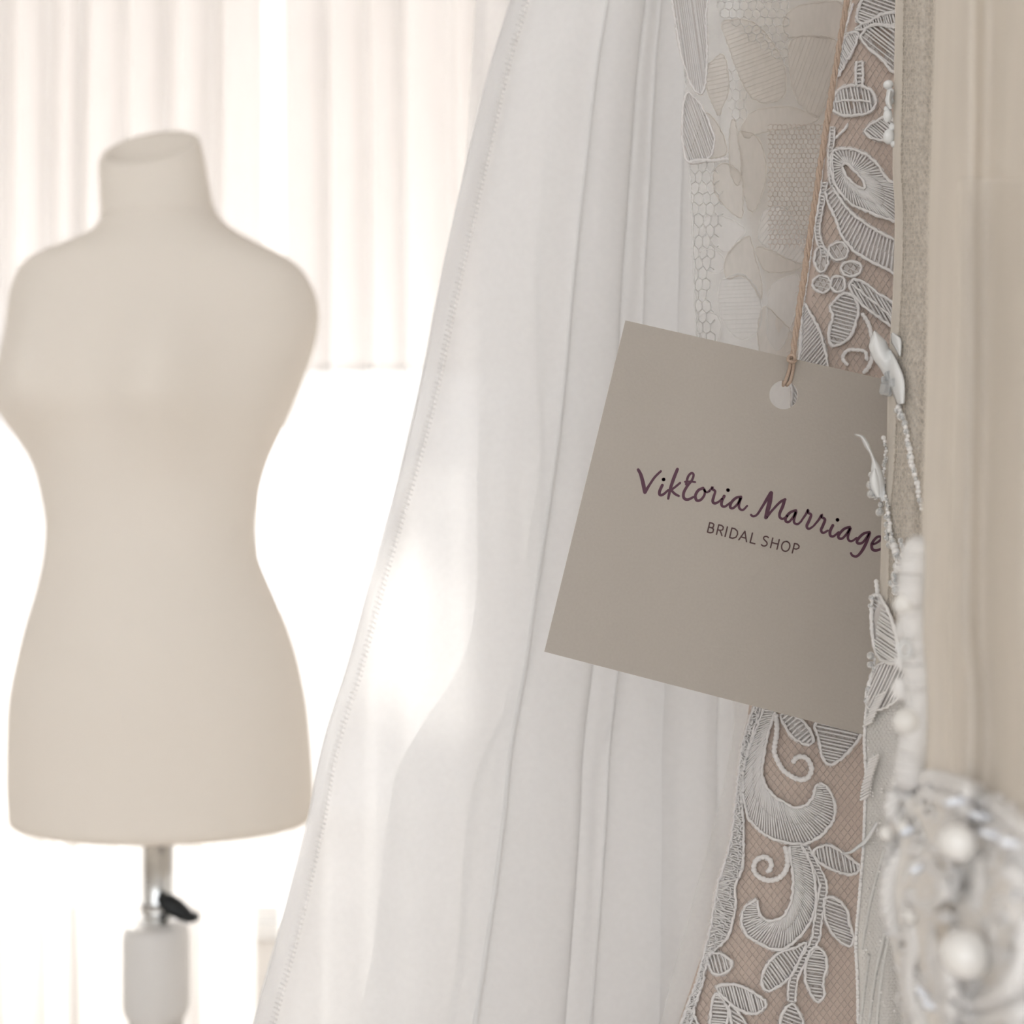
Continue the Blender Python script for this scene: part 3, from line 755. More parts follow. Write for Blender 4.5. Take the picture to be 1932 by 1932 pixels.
petal([(1330, 215), (1345, 222), (1362, 250), (1370, 290), (1330, 302), (1300, 302), (1312, 260)])
petal([(1380, 230), (1388, 228), (1392, 260), (1400, 310), (1392, 350), (1378, 320), (1376, 270)])
petal([(1350, 318), (1370, 308), (1398, 330), (1402, 375), (1400, 410), (1380, 400), (1352, 368), (1346, 340)])
petal([(1395, 250), (1430, 260), (1445, 310), (1440, 360), (1420, 400), (1405, 370), (1398, 300)], off=.0006)
petal([(1326, 420), (1340, 408), (1370, 410), (1405, 432), (1392, 455), (1370, 475), (1345, 460), (1335, 440)], 'petal_light')
petal([(1366, 505), (1375, 475), (1400, 452), (1415, 448), (1424, 480), (1438, 540), (1434, 565), (1418, 535), (1398, 520), (1375, 526)])
petal([(1440, 402), (1470, 390), (1490, 400), (1508, 435), (1520, 480), (1512, 498), (1480, 486), (1450, 468), (1432, 450)], 'petal_light', rib=((1440, 400), (1510, 450)))
petal([(1426, 468), (1450, 470), (1490, 490), (1515, 500), (1490, 512), (1450, 512), (1436, 500)], off=.0005)
petal([(1358, 535), (1372, 524), (1400, 518), (1425, 540), (1436, 575), (1432, 620), (1400, 640), (1370, 615), (1356, 575)], 'petal_light', rib=((1358, 535), (1360, 590)))
petal([(1455, 540), (1480, 525), (1505, 520), (1508, 560), (1490, 620), (1470, 660), (1450, 640), (1448, 580)], 'petal_light', off=.0004)
petal([(1320, 480), (1335, 470), (1360, 480), (1366, 505), (1350, 515), (1330, 505)], 'petal_light')
petal([(1322, 595), (1345, 590), (1360, 610), (1352, 645), (1328, 640), (1318, 620)], 'petal_light')
petal([(1440, 580), (1470, 600), (1500, 640), (1500, 690), (1450, 690), (1430, 640)])
curl(lg, [(1300, 306), (1320, 302), (1345, 303), (1375, 300)], 4, S=S2, name='panel_ridge', off=.0015)
# grey embroidered strip of the panel
leaf(lg, [(1270, -30), (1330, -30), (1332, 40), (1334, 110), (1328, 170), (1316, 175), (1300, 150), (1284, 95), (1275, 40)], 82, S=S2, sp=4, tr=1.4, cr=2.2, name='edge_embroidery', off=.0014)
leaf(lg, [(1294, 178), (1306, 180), (1326, 205), (1340, 235), (1348, 270), (1335, 300), (1300, 306), (1289, 270), (1288, 215)], 70, S=S2, sp=4.2, tr=1.4, cr=2.2, name='edge_embroidery', off=.0014)
# open net of the panel
b = MB(); rnd = random.Random(9)
def hexnet(b, x0, x1, y0, y1, cw, ch, S, r, keep, jit=1.5, off=.0008):
    pts = {}
    def node(i, j):
        if (i, j) not in pts:
            pts[(i, j)] = (x0 + i * cw / 2 + rnd.uniform(-jit, jit), y0 + j * ch / 4 + rnd.uniform(-jit, jit))
        return pts[(i, j)]
    ni = int((x1 - x0) / (cw / 2)) + 1; nr = int((y1 - y0) / (ch * .75)) + 1
    for rr in range(nr):
        j0 = rr * 3; sh = rr % 2
        for i in range(-1 + sh, ni, 2):
            a, c2, d, e2 = node(i, j0 + 1), node(i + 1, j0), node(i + 2, j0 + 1), node(i, j0 + 3)
            for p, q in ((a, c2), (c2, d), (a, e2)):
                if keep((p[0] + q[0]) / 2, (p[1] + q[1]) / 2):
                    m = ((p[0] + q[0]) / 2, (p[1] + q[1]) / 2)
                    b.tube([S(p[0], p[1], off), S(m[0] + rnd.uniform(-.5, .5), m[1], off), S(q[0], q[1], off)], r, 3, caps=False)
hexnet(b, 1296, 1400, 300, 700, 15, 27, S2, .00016, lambda x, y: x > smooth_tab(PL, y) - 1 and x < 1352 + 10 * math.sin(y * .02))
hexnet(b, 1360, 1500, 0, 130, 15, 20, S2, .00014, lambda x, y: y < 40 + (x - 1370) * .75 and x < 1490)
hexnet(b, 1375, 1430, 130, 245, 14, 24, S2, .00010, lambda x, y: 1376 < x < 1412 and inside([(1374, 110), (1410, 180), (1425, 200), (1395, 235), (1378, 225)], x, y))
b.build('panel_net', M['white_net'], lg, kind='stuff')
b = MB(); hexnet(b, 1440, 1560, 225, 460, 9, 12, lambda x, y, o: P(x, y, D2(x, y) - .004), .00009, lambda x, y: x > 1450 and x < smooth_tab(LG, y) + 4 and y > 235, jit=.8)
b.build('panel_net', M['net'], lg, kind='stuff')
c = MB(); cord(c, spline([(l, y) for y, l in PL if -700 < y < 700], 6), 1.6, S2, .0008); c.build('panel_edge', M['white_net'], lg)
# the lace repeat goes on above and below the picture
def copy_part(o, off):
    c = o.copy(); link(c); c.location = o.location + off
    for ch in o.children:
        d = ch.copy(); link(d); d.parent = c
LACE = ('scroll_motif', 'leaf_motif', 'curl_motif', 'stem_motif', 'border_trim', 'petal_motif', 'flower_petal', 'bar_motif', 'knitted_motif', 'sheer_petal', 'edge_embroidery')
for o in list(lg.children):
    if o.name.split('.')[0] in LACE:
        v = o.data.vertices[0].co; py = 966 - (v.z - CAMZ) / v.y * F
        if py > 1335 and o.name.split('.')[0] != 'sheer_petal': copy_part(o, Vector((-180, 0, -610)) * .376 / F)
        elif py < 700: copy_part(o, Vector((75, 0, 760)) * .376 / F)
loops(lg, .385, P(0, -1100, .376).z - .004, M['net'], (.125, .15))

# ------------------------------------------------------------------ swing tag
TAGD = .340
tag = empty('swing_tag', P(1420, 1000, TAGD), 'square taupe card tag printed with plum script, hanging by twine before the lace gown', 'tag')
corners = [(1180, 604.5), (1811, 748), (1655, 1393), (1027, 1229.5)]
HC, HR = (1478.5, 745), 27.0
TH = .00055
b = MB(); N = 48
def per(k):       # point on the card outline in the direction k, seen from the hole
    a = 2 * math.pi * k / N; dx, dy = math.cos(a), math.sin(a); best = None
    for i in range(4):
        (x1, y1), (x2, y2) = corners[i], corners[(i + 1) % 4]
        ex, ey = x2 - x1, y2 - y1; den = dx * ey - dy * ex
        if abs(den) < 1e-9: continue
        t = ((x1 - HC[0]) * ey - (y1 - HC[1]) * ex) / den; s = ((x1 - HC[0]) * dy - (y1 - HC[1]) * dx) / den
        if t > 0 and -1e-6 <= s <= 1 + 1e-6 and (best is None or t < best): best = t
    return (HC[0] + dx * best, HC[1] + dy * best)
outer = [per(k) for k in range(N)]
for c4 in corners:
    k = min(range(N), key=lambda i: (outer[i][0] - c4[0]) ** 2 + (outer[i][1] - c4[1]) ** 2); outer[k] = c4
inner = [(HC[0] + HR * math.cos(2 * math.pi * k / N), HC[1] + HR * math.sin(2 * math.pi * k / N)) for k in range(N)]
b.grid([[P(x, y, TAGD) for x, y in inner], [P(x, y, TAGD) for x, y in outer]], closed=True)
back = MB()
b.grid([[P(x, y, TAGD) + Vector((0, TH, 0)) for x, y in outer], [P(x, y, TAGD) + Vector((0, TH, 0)) for x, y in inner]], closed=True)
b.build('card', M['card'], tag, smooth=False)
b = MB(); b.grid([[P(x, y, TAGD) + Vector((0, .00002, 0)) for x, y in outer], [P(x, y, TAGD) + Vector((0, TH, 0)) for x, y in outer]], closed=True)
b.build('card_edge', M['card_edge'], tag, smooth=False)
b = MB(); b.grid([[P(x, y, TAGD) + Vector((0, TH, 0)) for x, y in inner], [P(x, y, TAGD) + Vector((0, .00002, 0)) for x, y in inner]], closed=True)
b.build('hole_edge', M['card_edge'], tag)

def stroke(b, pts, wpx, lift, smooth=True):
    """one pen stroke as a flat ribbon of ink with round ends"""
    p = spline(pts, 1.6) if smooth and len(pts) > 2 else spline(pts, 2.0)
    n = len(p); rows = []
    ww = wpx if isinstance(wpx, (list, tuple)) else [wpx] * 2
    for i, q in enumerate(p):
        t = (p[min(i + 1, n - 1)] - p[max(i - 1, 0)])
        t = t.normalized() if t.length > 1e-9 else Vector((1, 0)); nn = Vector((-t.y, t.x))
        f = i / (n - 1) * (len(ww) - 1); k = min(int(f), len(ww) - 2); wd = ww[k] + (ww[k + 1] - ww[k]) * (f - k)
        rows.append([P(*(q + nn * wd / 2), TAGD - lift), P(*(q - nn * wd / 2), TAGD - lift)])
    b.grid(rows)
    for end in (0, n - 1):
        wd = (ww[0] if end == 0 else ww[-1]) / 2; q = p[end]
        vs = [P(q.x + wd * math.cos(k * math.pi / 5), q.y + wd * math.sin(k * math.pi / 5), TAGD - lift - .000002) for k in range(10)]
        b.add(vs, [tuple(range(10))])
CS = 550.0 / 1932.0
def cpt(pts): return [(1150 + x * CS, 800 + y * CS) for x, y in pts]
b = MB(); lf = [.00003]
def S_(pts, wd):
    lf[0] += .000002
    stroke(b, cpt(pts), [q * CS * 1.1 for q in wd] if isinstance(wd, (list, tuple)) else [wd * CS * 1.1] * 2, lf[0])
S_([(190, 303), (207, 335), (222, 390), (234, 452)], [18, 22, 24, 22]); S_([(236, 452), (262, 408), (300, 352), (340, 313)], [20, 15, 15, 14])
S_([(350, 405), (332, 446), (334, 470), (357, 466), (388, 438)], [18, 19, 16, 13])
S_([(357, 367), (359, 368)], 22)
S_([(450, 300), (424, 365), (403, 430), (389, 494)], [19, 21, 19, 15]); S_([(468, 390), (432, 420), (404, 440)], 14); S_([(408, 437), (432, 462), (459, 477)], [15, 16, 14])
S_([(508, 400), (520, 350), (543, 325), (557, 337), (546, 372), (515, 412), (492, 455), (493, 490), (518, 501), (556, 484)], [16, 15, 14, 16, 18, 18, 14])
S_([(500, 383), (535, 381), (568, 385)], 12)
S_([(620, 424), (588, 440), (569, 475), (578, 506), (605, 502), (628, 472), (631, 440), (618, 424), (640, 452), (662, 446)], [16, 18, 18, 16, 14, 13, 12])
S_([(655, 448), (672, 432), (683, 415), (683, 432), (700, 446), (691, 480), (684, 512), (698, 526), (725, 514), (745, 496)], [12, 14, 16, 15, 18, 18, 14, 12])
S_([(760, 478), (744, 512), (744, 540), (765, 547), (798, 522)], [18, 18, 15, 12]); S_([(784, 437), (786, 439)], 22)
S_([(872, 482), (838, 490), (806, 522), (800, 552), (820, 557), (850, 527), (872, 484), (858, 530), (862, 560), (885, 569), (912, 542)], [15, 17, 18, 15, 14, 17, 17, 14, 12])
S_([(938, 602), (952, 612), (978, 600), (1010, 552), (1042, 500), (1071, 458)], [14, 14, 15, 16, 20, 26]); S_([(1070, 460), (1062, 515), (1048, 570), (1036, 620)], [26, 28, 27, 22])
S_([(1036, 622), (1082, 568), (1130, 518), (1164, 500)], [18, 14, 15, 17]); S_([(1160, 503), (1148, 545), (1128, 592), (1130, 620), (1150, 628), (1177, 610)], [19, 20, 18, 15, 12])
S_([(1236, 572), (1198, 586), (1169, 620), (1169, 645), (1190, 648), (1220, 612), (1238, 577), (1223, 630), (1226, 656), (1248, 663), (1275, 640)], [15, 17, 18, 15, 14, 17, 17, 14, 12])
S_([(1272, 640), (1300, 600), (1317, 568), (1317, 588), (1336, 602), (1322, 642), (1307, 676), (1320, 695), (1350, 678)], [12, 14, 16, 15, 18, 18, 15, 12])
S_([(1352, 676), (1387, 634), (1408, 600), (1407, 618), (1428, 633), (1413, 676), (1402, 702), (1415, 722), (1446, 706)], [12, 14, 16, 15, 18, 18, 15, 12])
S_([(1480, 672), (1463, 707), (1463, 738), (1485, 744), (1518, 716)], [18, 18, 15, 12]); S_([(1510, 634), (1512, 636)], 22)
S_([(1592, 682), (1553, 697), (1519, 735), (1521, 757), (1545, 757), (1576, 721), (1597, 687), (1580, 742), (1586, 771), (1607, 776), (1638, 754)], [15, 17, 18, 15, 14, 17, 17, 14, 12])
S_([(1722, 716), (1682, 728), (1643, 768), (1645, 790), (1675, 787), (1705, 750), (1727, 716), (1704, 782), (1672, 842), (1640, 876), (1612, 873), (1600, 856)], [15, 17, 18, 15, 14, 17, 19, 19, 16, 14])
S_([(1736, 800), (1766, 790), (1797, 766), (1793, 746), (1767, 754), (1740, 792), (1741, 828), (1765, 838), (1802, 826), (1830, 806)], [13, 14, 15, 16, 18, 18, 15, 12])
b.build('script_lettering', M['ink'], tag, smooth=False, label='plum handwritten script across the tag')
# small capitals
b = MB()
ba = R(13.8); bx = Vector((math.cos(ba), math.sin(ba))); bv = Vector((.235, -.972))
GL = {'B': (36, [[(0, 0), (0, 66), (18, 66), (30, 60), (30, 42), (18, 35), (0, 35)], [(18, 35), (35, 29), (35, 8), (20, 0), (0, 0)]]),
      'R': (38, [[(0, 0), (0, 66), (20, 66), (33, 58), (33, 40), (20, 32), (0, 32)], [(16, 32), (26, 18), (37, 0)]]),
      'I': (4, [[(0, 0), (0, 66)]]), 'D': (46, [[(0, 0), (0, 66), (20, 66), (40, 54), (46, 34), (40, 12), (20, 0), (0, 0)]]),
      'A': (52, [[(0, 0), (13, 33), (26, 66), (39, 33), (52, 0)], [(9, 22), (43, 22)]]), 'L': (32, [[(0, 66), (0, 0), (32, 0)]]),
      'S': (36, [[(34, 62), (20, 67), (5, 60), (4, 48), (16, 38), (30, 29), (35, 16), (27, 3), (12, -1), (0, 4)]]),
      'H': (44, [[(0, 0), (0, 66)], [(44, 0), (44, 66)], [(0, 35), (44, 35)]]),
      'O': (54, [[(27, 67), (8, 58), (0, 34), (8, 8), (27, -1), (46, 8), (54, 34), (46, 58), (27, 67)]]),
      'P': (34, [[(0, 0), (0, 66), (20, 66), (34, 56), (34, 42), (20, 31), (0, 31)]])}
curved = {'S', 'O'}
for ch, gx in (('B', 649), ('R', 709), ('I', 766), ('D', 796), ('A', 857), ('L', 932), ('S', 1006), ('H', 1067), ('O', 1134), ('P', 1211)):
    org = Vector((648, 716)) + bx * ((gx - 648) / math.cos(ba))
    for line in GL[ch][1]:
        pts = [org + bx * x + bv * (y * .98) for x, y in line]
        pts = [(p.x, p.y) for p in pts]
        if ch in curved: lf[0] += .000001; stroke(b, cpt(pts), 9.3 * CS, lf[0])
        else:
            for a_, c_ in zip(pts, pts[1:]): lf[0] += .0000005; stroke(b, cpt([a_, c_]), 9.3 * CS, lf[0], smooth=False)
b.build('capital_lettering', M['ink_dark'], tag, smooth=False, label='small dark capitals below the script')

# twine
path = spline([(1672, -420), (1598, 0), (1570, 170), (1545, 330), (1520, 500), (1500, 640), (1496, 677)], 2.5)
def twine_d(y): return lerp([(-420, .345), (0, .338), (500, .336), (700, .3375)], y)
rnd = random.Random(2)
tw = MB()
for ply in range(3):
    pts = []
    for i, q in enumerate(path):
        a = i * .24 + ply * 2.094; rr = 3.0
        pts.append(P(q.x + rr * math.cos(a), q.y, twine_d(q.y) + rr * math.sin(a) * TAGD / F))
    tw.tube(pts, [(3.3 + .5 * math.sin(i * .05 + ply) + .3 * rnd.uniform(-1, 1)) * TAGD / F for i in range(len(path))], 7)
two = tw.build('twine', M['twine'], tag, label='twisted tan twine')
k = MB()
kn = [(1488, 676), (1494, 681), (1500, 676), (1496, 670), (1489, 672), (1487, 680), (1497, 683), (1502, 679)]
kp = spline(kn, 2); k.tube([P(p.x, p.y, .3365 + .0006 * math.sin(i * .5)) for i, p in enumerate(kp)], 3.0 * TAGD / F, 7); k.build('knot', M['twine'], tag)
for dx, sg in ((0, -1), (1, 1)):
    l = MB(); pp = spline([(1493 + dx * 5, 678), (1489 + dx * 7, 698), (1482 + dx * 9, 719), (1479 + dx * 8, 724)], 2)
    ds = [.3385 + .0004 * i / len(pp) for i in range(len(pp))]
    pts = [P(p.x, p.y, TAGD - 3.4 * TAGD / F) for p in pp]
    pts += [P(1478 + dx * 7, 727, TAGD + .0006), P(1480 + dx * 7, 715, TAGD + .0016), P(1487 + dx * 6, 690, TAGD + .0016), P(1492 + dx * 4, 672, TAGD + .0008), P(1494, 672, TAGD - .001)]
    l.tube(pts, [3.4 * TAGD / F] * len(pts), 7); l.build('loop_strand', M['twine'], tag)
fz = MB()
for _ in range(260):
    q = path[rnd.randrange(len(path) - 1)]; a = rnd.uniform(0, 6.28); L = rnd.uniform(5, 13)
    p0 = P(q.x + 3 * math.cos(a), q.y + 3 * math.sin(a) * .3, twine_d(q.y)); d_ = twine_d(q.y) + rnd.uniform(-.001, .001)
    fz.tube([p0, P(q.x + (4 + L * .4) * math.cos(a), q.y + L * .5 * math.sin(a), d_), P(q.x + (4 + L * .7) * math.cos(a), q.y + L * math.sin(a) + 2, d_)], .00003, 3, caps=False)
fz.build('fibre_fuzz', M['twine'], two, kind='stuff')

# ------------------------------------------------------------------ beige beaded gown (between tag and nearest gown)
B2 = [(-1000, 1700), (0, 1690), (120, 1688), (320, 1685), (400, 1689), (560, 1685), (620, 1681), (720, 1676), (800, 1675), (880, 1672), (960, 1665), (1100, 1661), (1240, 1650), (1330, 1634), (1400, 1629),
      (1460, 1632), (1520, 1630), (1600, 1627), (1700, 1619), (1780, 1613), (1850, 1616), (1932, 1617), (2400, 1560), (4000, 1400), (9500, 1200)]
def D3(px, py):
    l = smooth_tab(B2, py); s = max(0.0, px - l)
    return .306 + .010 * math.exp(-s / 9.0) + .003 * math.cos(s * .06) * (1 - math.exp(-s / 12.0)) - .006 * max(0, min(1, (s - 20) / 200))
def S3(px, py, off): return P(px, py, D3(px, py) - off)
bgown = empty('beaded_gown', (P(1720, 0, .31).x, .31, ZB), 'beige net gown with white satin petals and clear beads, overlapping the tag', 'gown')
ys = [-1000 + 1000 * i / 8 for i in range(8)] + [1932 * i / 100 for i in range(101)] + [1932 + (pybot(.308, ZB) - 1932) * i / 14 for i in range(1, 15)]
def sheet(y0, y1, s0, s1, off, mat, name, n=26, label=None):
    rows = []
    for y in ys:
        if y0 <= y <= y1:
            l = smooth_tab(B2, y)
            rows.append([S3(l + s0 + (s1 - s0) * (j / n) ** 1.6, y, off) for j in range(n + 1)])
    b = MB(); b.grid(rows); o = b.build(name, mat, bgown)
    if label: o['label'] = label
    return o
sheet(-1000, 1260, 0, 330, -.0035, M['inner'], 'inner_lining', label='darker taupe inner lining')
sheet(1240, 99999, 0, 330, -.0015, M['offwhite'], 'skirt_tulle', label='off white layered tulle of the lower skirt')
sheet(-1000, 1260, -1, 15, 0, M['beige'], 'folded_edge')
sheet(-1000, 1260, 13, 300, -.0008, mat_cloth('beige_tulle_open', (0.82, 0.765, 0.69), .25, .8, (1500, 1500, 900), .3, .08, avar=.2), 'tulle_fold')
b = MB(); rnd = random.Random(21)
hexnet(b, 1664, 1790, -20, 1140, 8.5, 11, S3, .000085, lambda x, y: x > smooth_tab(B2, y) + 13, jit=.8, off=.0)
b.build('net', M['beige_net'], bgown, kind='stuff')
b = MB(); hexnet(b, 1630, 1760, 1240, 1960, 7, 8, S3, .00007, lambda x, y: x > smooth_tab(B2, y) + 2, jit=.8, off=-.0009)
b.build('skirt_net', M['white_net'], bgown, kind='stuff')
# skirt seam folds
for pts in ([(1640, 1800), (1632, 1860), (1622, 1950)], [(1668, 1760), (1650, 1850), (1636, 1960)], [(1676, 1765), (1662, 1850), (1652, 1960)], [(1668, 1600), (1645, 1690), (1626, 1790)]):
    p = spline(pts, 6); b = MB(); b.tube([S3(q.x, q.y, -.0010) for q in p], .0004, 6); b.build('seam_fold', M['offwhite'], bgown)

def petal3(spine, widths, name='satin_petal', mat='satin', off=.002, th=.0004, cup=.0012, S=S3, parent=bgown):
    sp = spline(spine, 4); n = len(sp); up = []; lo = []
    for i, q in enumerate(sp):
        t = (sp[min(i + 1, n - 1)] - sp[max(i - 1, 0)]).normalized(); nn = Vector((-t.y, t.x))
        f = i / (n - 1) * (len(widths) - 1); k = min(int(f), len(widths) - 2); wd = widths[k] + (widths[k + 1] - widths[k]) * (f - k)
        up.append([S(*(q + nn * wd * (j / 6 - .5)), off + cup * (1 - (2 * abs(j / 6 - .5)) ** 2)) for j in range(7)])
        lo.append([v + Vector((0, th, 0)) for v in up[-1]])
    b = MB(); ring = [u + list(reversed(l)) for u, l in zip(up, lo)]
    b.grid(ring, closed=True)
    m = len(ring[0]); base = len(b.v) - m
    b.f.append(tuple(range(m))); b.f.append(tuple(base + i for i in reversed(range(m))))
    return b.build(name, M[mat], parent)
petal3([(1650, 624), (1660, 660), (1678, 690), (1692, 722), (1700, 762)], [3, 34, 37, 34, 32, 24, 14], cup=.0022)
petal3([(1683, 628), (1692, 645), (1699, 672)], [4, 20, 12, 2], off=.0006)
petal3([(1613, 820), (1626, 824), (1637, 842), (1648, 866), (1655, 895), (1660, 922), (1666, 946)], [2.5, 7, 10, 5, 7, 18, 22, 22, 16, 6], off=.0025)
petal3([(1650, 884), (1652, 910), (1658, 938)], [6, 20, 20, 8], off=.003)
petal3([(1588, 1612), (1606, 1608), (1620, 1598), (1636, 1584), (1655, 1552)], [2, 5, 7, 7, 5], off=.0022)
petal3([(1680, 170), (1676, 190), (1682, 205)], [6, 12, 5], name='satin_knob')
for x, y, rx, rz in ((1676, 160, 10, 9), (1680, 176, 8, 10), (1674, 205, 7, 6), (1675, 218, 9, 14), (1677, 258, 11, 15), (1683, 240, 7, 8), (1681, 190, 6, 8), (1686, 272, 6, 6)):
    b = MB(); b.ball(S3(x, y, .0005), rx * .306 / F, None, rz * .306 / F, 14, 10); b.build('satin_knob', M['satin'], bgown)
def crystal(x, y, w, h, rot, off=.004):
    c = S3(x, y, off); pm = .305 / F; b = MB()
    ca, sa = math.cos(rot), math.sin(rot); rows = []
    for zz, rr in ((-1, .0), (-1, .62), (-.72, .95), (.72, .95), (1, .62), (1, .0)):
        rows.append([c + Vector((lambda X, Z: (X * ca - Z * sa, w * pm * .9 * max(rr, .01) * math.sin(k * math.pi / 3), X * sa + Z * ca))(w * pm * max(rr, .01) * math.cos(k * math.pi / 3), zz * h * pm)) for k in range(6)])
    b.grid(rows, closed=True); return b.build('crystal_bead', M['bead'], bgown, smooth=False)
crystal(1673, 734, 14, 13, -.2); crystal(1678, 708, 9, 9, .4, .0035); crystal(1684, 722, 8, 8, .1, .0045); crystal(1668, 716, 6, 6, 0, .0035)
def bead(x, y, r, mat='bead', off=.002, S=S3, dd=.305, parent=bgown, name='seed_bead'):
    b = MB(); b.ball(S(x, y, off), r * dd / F, None, None, 12, 8); return b.build(name, M[mat], parent)
for x, y, r in ((1644, 896, 6.5), (1643, 915, 9), (1644, 932, 9), (1652, 938, 6), (1662, 952, 6), (1660, 966, 9), (1672, 975, 6), (1672, 990, 6), (1674, 1003, 6), (1674, 1015, 7), (1678, 1028, 7),
                (1690, 1040, 6), (1688, 1085, 8), (1682, 1100, 7), (1700, 785, 9), (1706, 800, 6), (1692, 775, 6), (1713, 838, 6), (1716, 862, 6)):
    bead(x, y, r)
def bead_string(pts, r, gap, mats, seed):
    rn = random.Random(seed); q = spline(pts, gap)
    for i, p in enumerate(q):
        bead(p.x + rn.uniform(-1.5, 1.5), p.y, r * rn.uniform(.7, 1.15), mats[rn.randrange(len(mats))], .0012 + rn.uniform(0, .0006), name='string_bead')
bead_string([(1668, 826), (1671, 842), (1671, 860), (1668, 880), (1667, 900), (1668, 920), (1672, 945), (1676, 970), (1680, 1000), (1684, 1020)], 4.4, 6.5, ('cord', 'bead', 'cord'), 1)
bead_string([(1694, 768), (1704, 785), (1710, 815), (1714, 840), (1718, 868), (1724, 890), (1730, 915), (1734, 940), (1738, 960)], 5.5, 8, ('cord', 'bead', 'cord'), 2)
bead_string([(1684, 1022), (1690, 1040), (1694, 1060), (1690, 1080), (1688, 1100), (1692, 1115)], 8.5, 9, ('cord', 'bead'), 3)
bead_string([(1700, 1020), (1704, 1045), (1696, 1070), (1702, 1090)], 7.5, 9, ('cord', 'bead'), 4)
curl(bgown, [(1653, 1092), (1655, 1110), (1658, 1128), (1664, 1142)], 4, S=S3, name='embroidered_tip', mat='cord')
leaf(bgown, [(1646, 1128), (1660, 1126), (1672, 1145), (1684, 1175), (1692, 1215), (1694, 1250), (1664, 1246), (1650, 1222), (1645, 1180)], 35, S=S3, sp=6, tr=2.4, cr=3.0, mat='cord', off=.0018)
for x, y, r in ((1644, 1128, 6), (1642, 1143, 5), (1643, 1237, 8), (1642, 1254, 7), (1650, 1262, 6), (1638, 1300, 6), (1634, 1322, 5)): bead(x, y, r)
leaf(bgown, [(1655, 1255), (1690, 1245), (1712, 1262), (1706, 1300), (1680, 1330), (1650, 1340), (1634, 1325), (1640, 1285)], 115, S=S3, sp=6, tr=1.8, cr=2.2, mat='cord', off=.0012)
for pts in ([(1662, 1312), (1656, 1328), (1648, 1345), (1640, 1362), (1636, 1375)], [(1650, 1430), (1646, 1445), (1640, 1465), (1634, 1490), (1632, 1515)]):
    p = spline(pts, 1.0); b = MB(); 
    for i in range(0, len(p) - 6, 6):
        q = p[i]; b.tube([S3(q.x - 9, q.y + 3, .0014), S3(q.x - 3, q.y, .0023), S3(q.x + 4, q.y - 4, .0023), S3(q.x + 9, q.y - 7, .0014)], 2.4 * .305 / F, 6)
    b.build('satin_stitch', M['cord'], bgown)
rnd = random.Random(31); b = MB()
for _ in range(60):
    y = rnd.uniform(1390, 1920); x = smooth_tab(B2, y) + rnd.uniform(1, 70)
    b.ball(S3(x, y, .0003), rnd.uniform(1.5, 3.0) * .305 / F, None, None, 6, 4)
b.build('seed_beading', M['cord'], bgown, kind='stuff')
curl(bgown, [(l + 2, y) for y, l in B2 if 1230 < y < 1990], 3.0, S=S3, name='skirt_edge_cord', mat='cord', off=.0006)
loops(bgown, .312, P(0, -1000, .308).z - .004, M['beige_net'], (.13, .155))

# ------------------------------------------------------------------ nearest gown, blurred at the right of the picture
N3 = [(-1600, 1775), (0, 1762), (200, 1757), (400, 1751), (700, 1746), (1000, 1738), (1200, 1734), (1300, 1742), (1480, 1736), (1700, 1700), (1932, 1706), (2400, 1690), (4000, 1640), (16000, 1500)]
FOLD3 = [(24, 26, .010), (75, 18, -.006), (130, 34, .007), (205, 40, -.005), (300, 60, .010), (460, 90, -.010), (700, 120, .012)]
def D4(px, py):
    l = smooth_tab(N3, py); s = px - l
    d = .206 - .058 * (1 - math.exp(-max(s, 0) / 190.0)) + .012 * math.exp(-max(s, 0) / 10.0)
    for c0, wd, am in FOLD3:
        d += am * .8 * math.exp(-((s - c0 - 14 * math.sin(py * .0014 + c0)) / wd) ** 2)
    return d
def S4(px, py, off): return P(px, py, D4(px, py) - off)
ng = empty('ivory_gown', (P(1900, 0, .2).x, .2, ZB), 'ivory draped gown nearest the camera with pearl beaded appliqué, out of focus', 'gown')
ys = [-1600 + 1600 * i / 10 for i in range(10)] + [1932 * i / 80 for i in range(81)] + [1932 + (pybot(.19, ZB) - 1932) * i / 16 for i in range(1, 17)]
rows = []
for y in ys:
    l = smooth_tab(N3, y)
    rows.append([S4(l + 1500 * (j / 120) ** 1.5, y, 0) for j in range(121)])
b = MB(); b.grid(rows); b.build('draped_chiffon', M['chiffon'], ng, label='ivory chiffon falling in soft vertical folds')
rows = []
for y in ys:
    if 330 <= y <= 1600:
        rows.append([S4(1800 + 10 * math.sin(y * .004) + 500 * j / 20, y, .004 + .002 * math.sin(j * .8 + y * .002)) for j in range(21)])
b = MB(); b.grid(rows); b.build('chiffon_overlay', M['chiffon_over'], ng)
curl(ng, [(1738, 1020), (1728, 1060), (1722, 1120), (1724, 1180), (1730, 1240), (1736, 1290), (1736, 1340), (1728, 1390), (1718, 1440), (1716, 1490)], 17, S=S4, name='white_piping', mat='cord', off=.003, bump=160, amp=.04)
def pearl4(x, y, r, off=.004, name='pearl'):
    b = MB(); b.ball(S4(x, y, off), r * D4(x, y) / F, None, None, 18, 12); return b.build(name, M['pearl'], ng)
pearl4(1708, 1140, 22); pearl4(1712, 1362, 27); pearl4(1806, 1590, 34, .010); pearl4(1822, 1800, 44, .012)
pearl4(1672, 1572, 14); pearl4(1705, 1560, 14, .006)
pearl4(1718, 1730, 13, .006)
for x, y, r in ((1712, 1190, 26), (1716, 1215, 18), (1700, 1250, 14), (1728, 1270, 20), (1700, 1300, 20), (1722, 1320, 16), (1716, 1470, 18)):
    b = MB(); b.ball(S4(x, y, .002), r * .2 / F, r * .12 / F, r * 1.2 * .2 / F, 14, 10); b.build('satin_blob', M['cord'], ng)
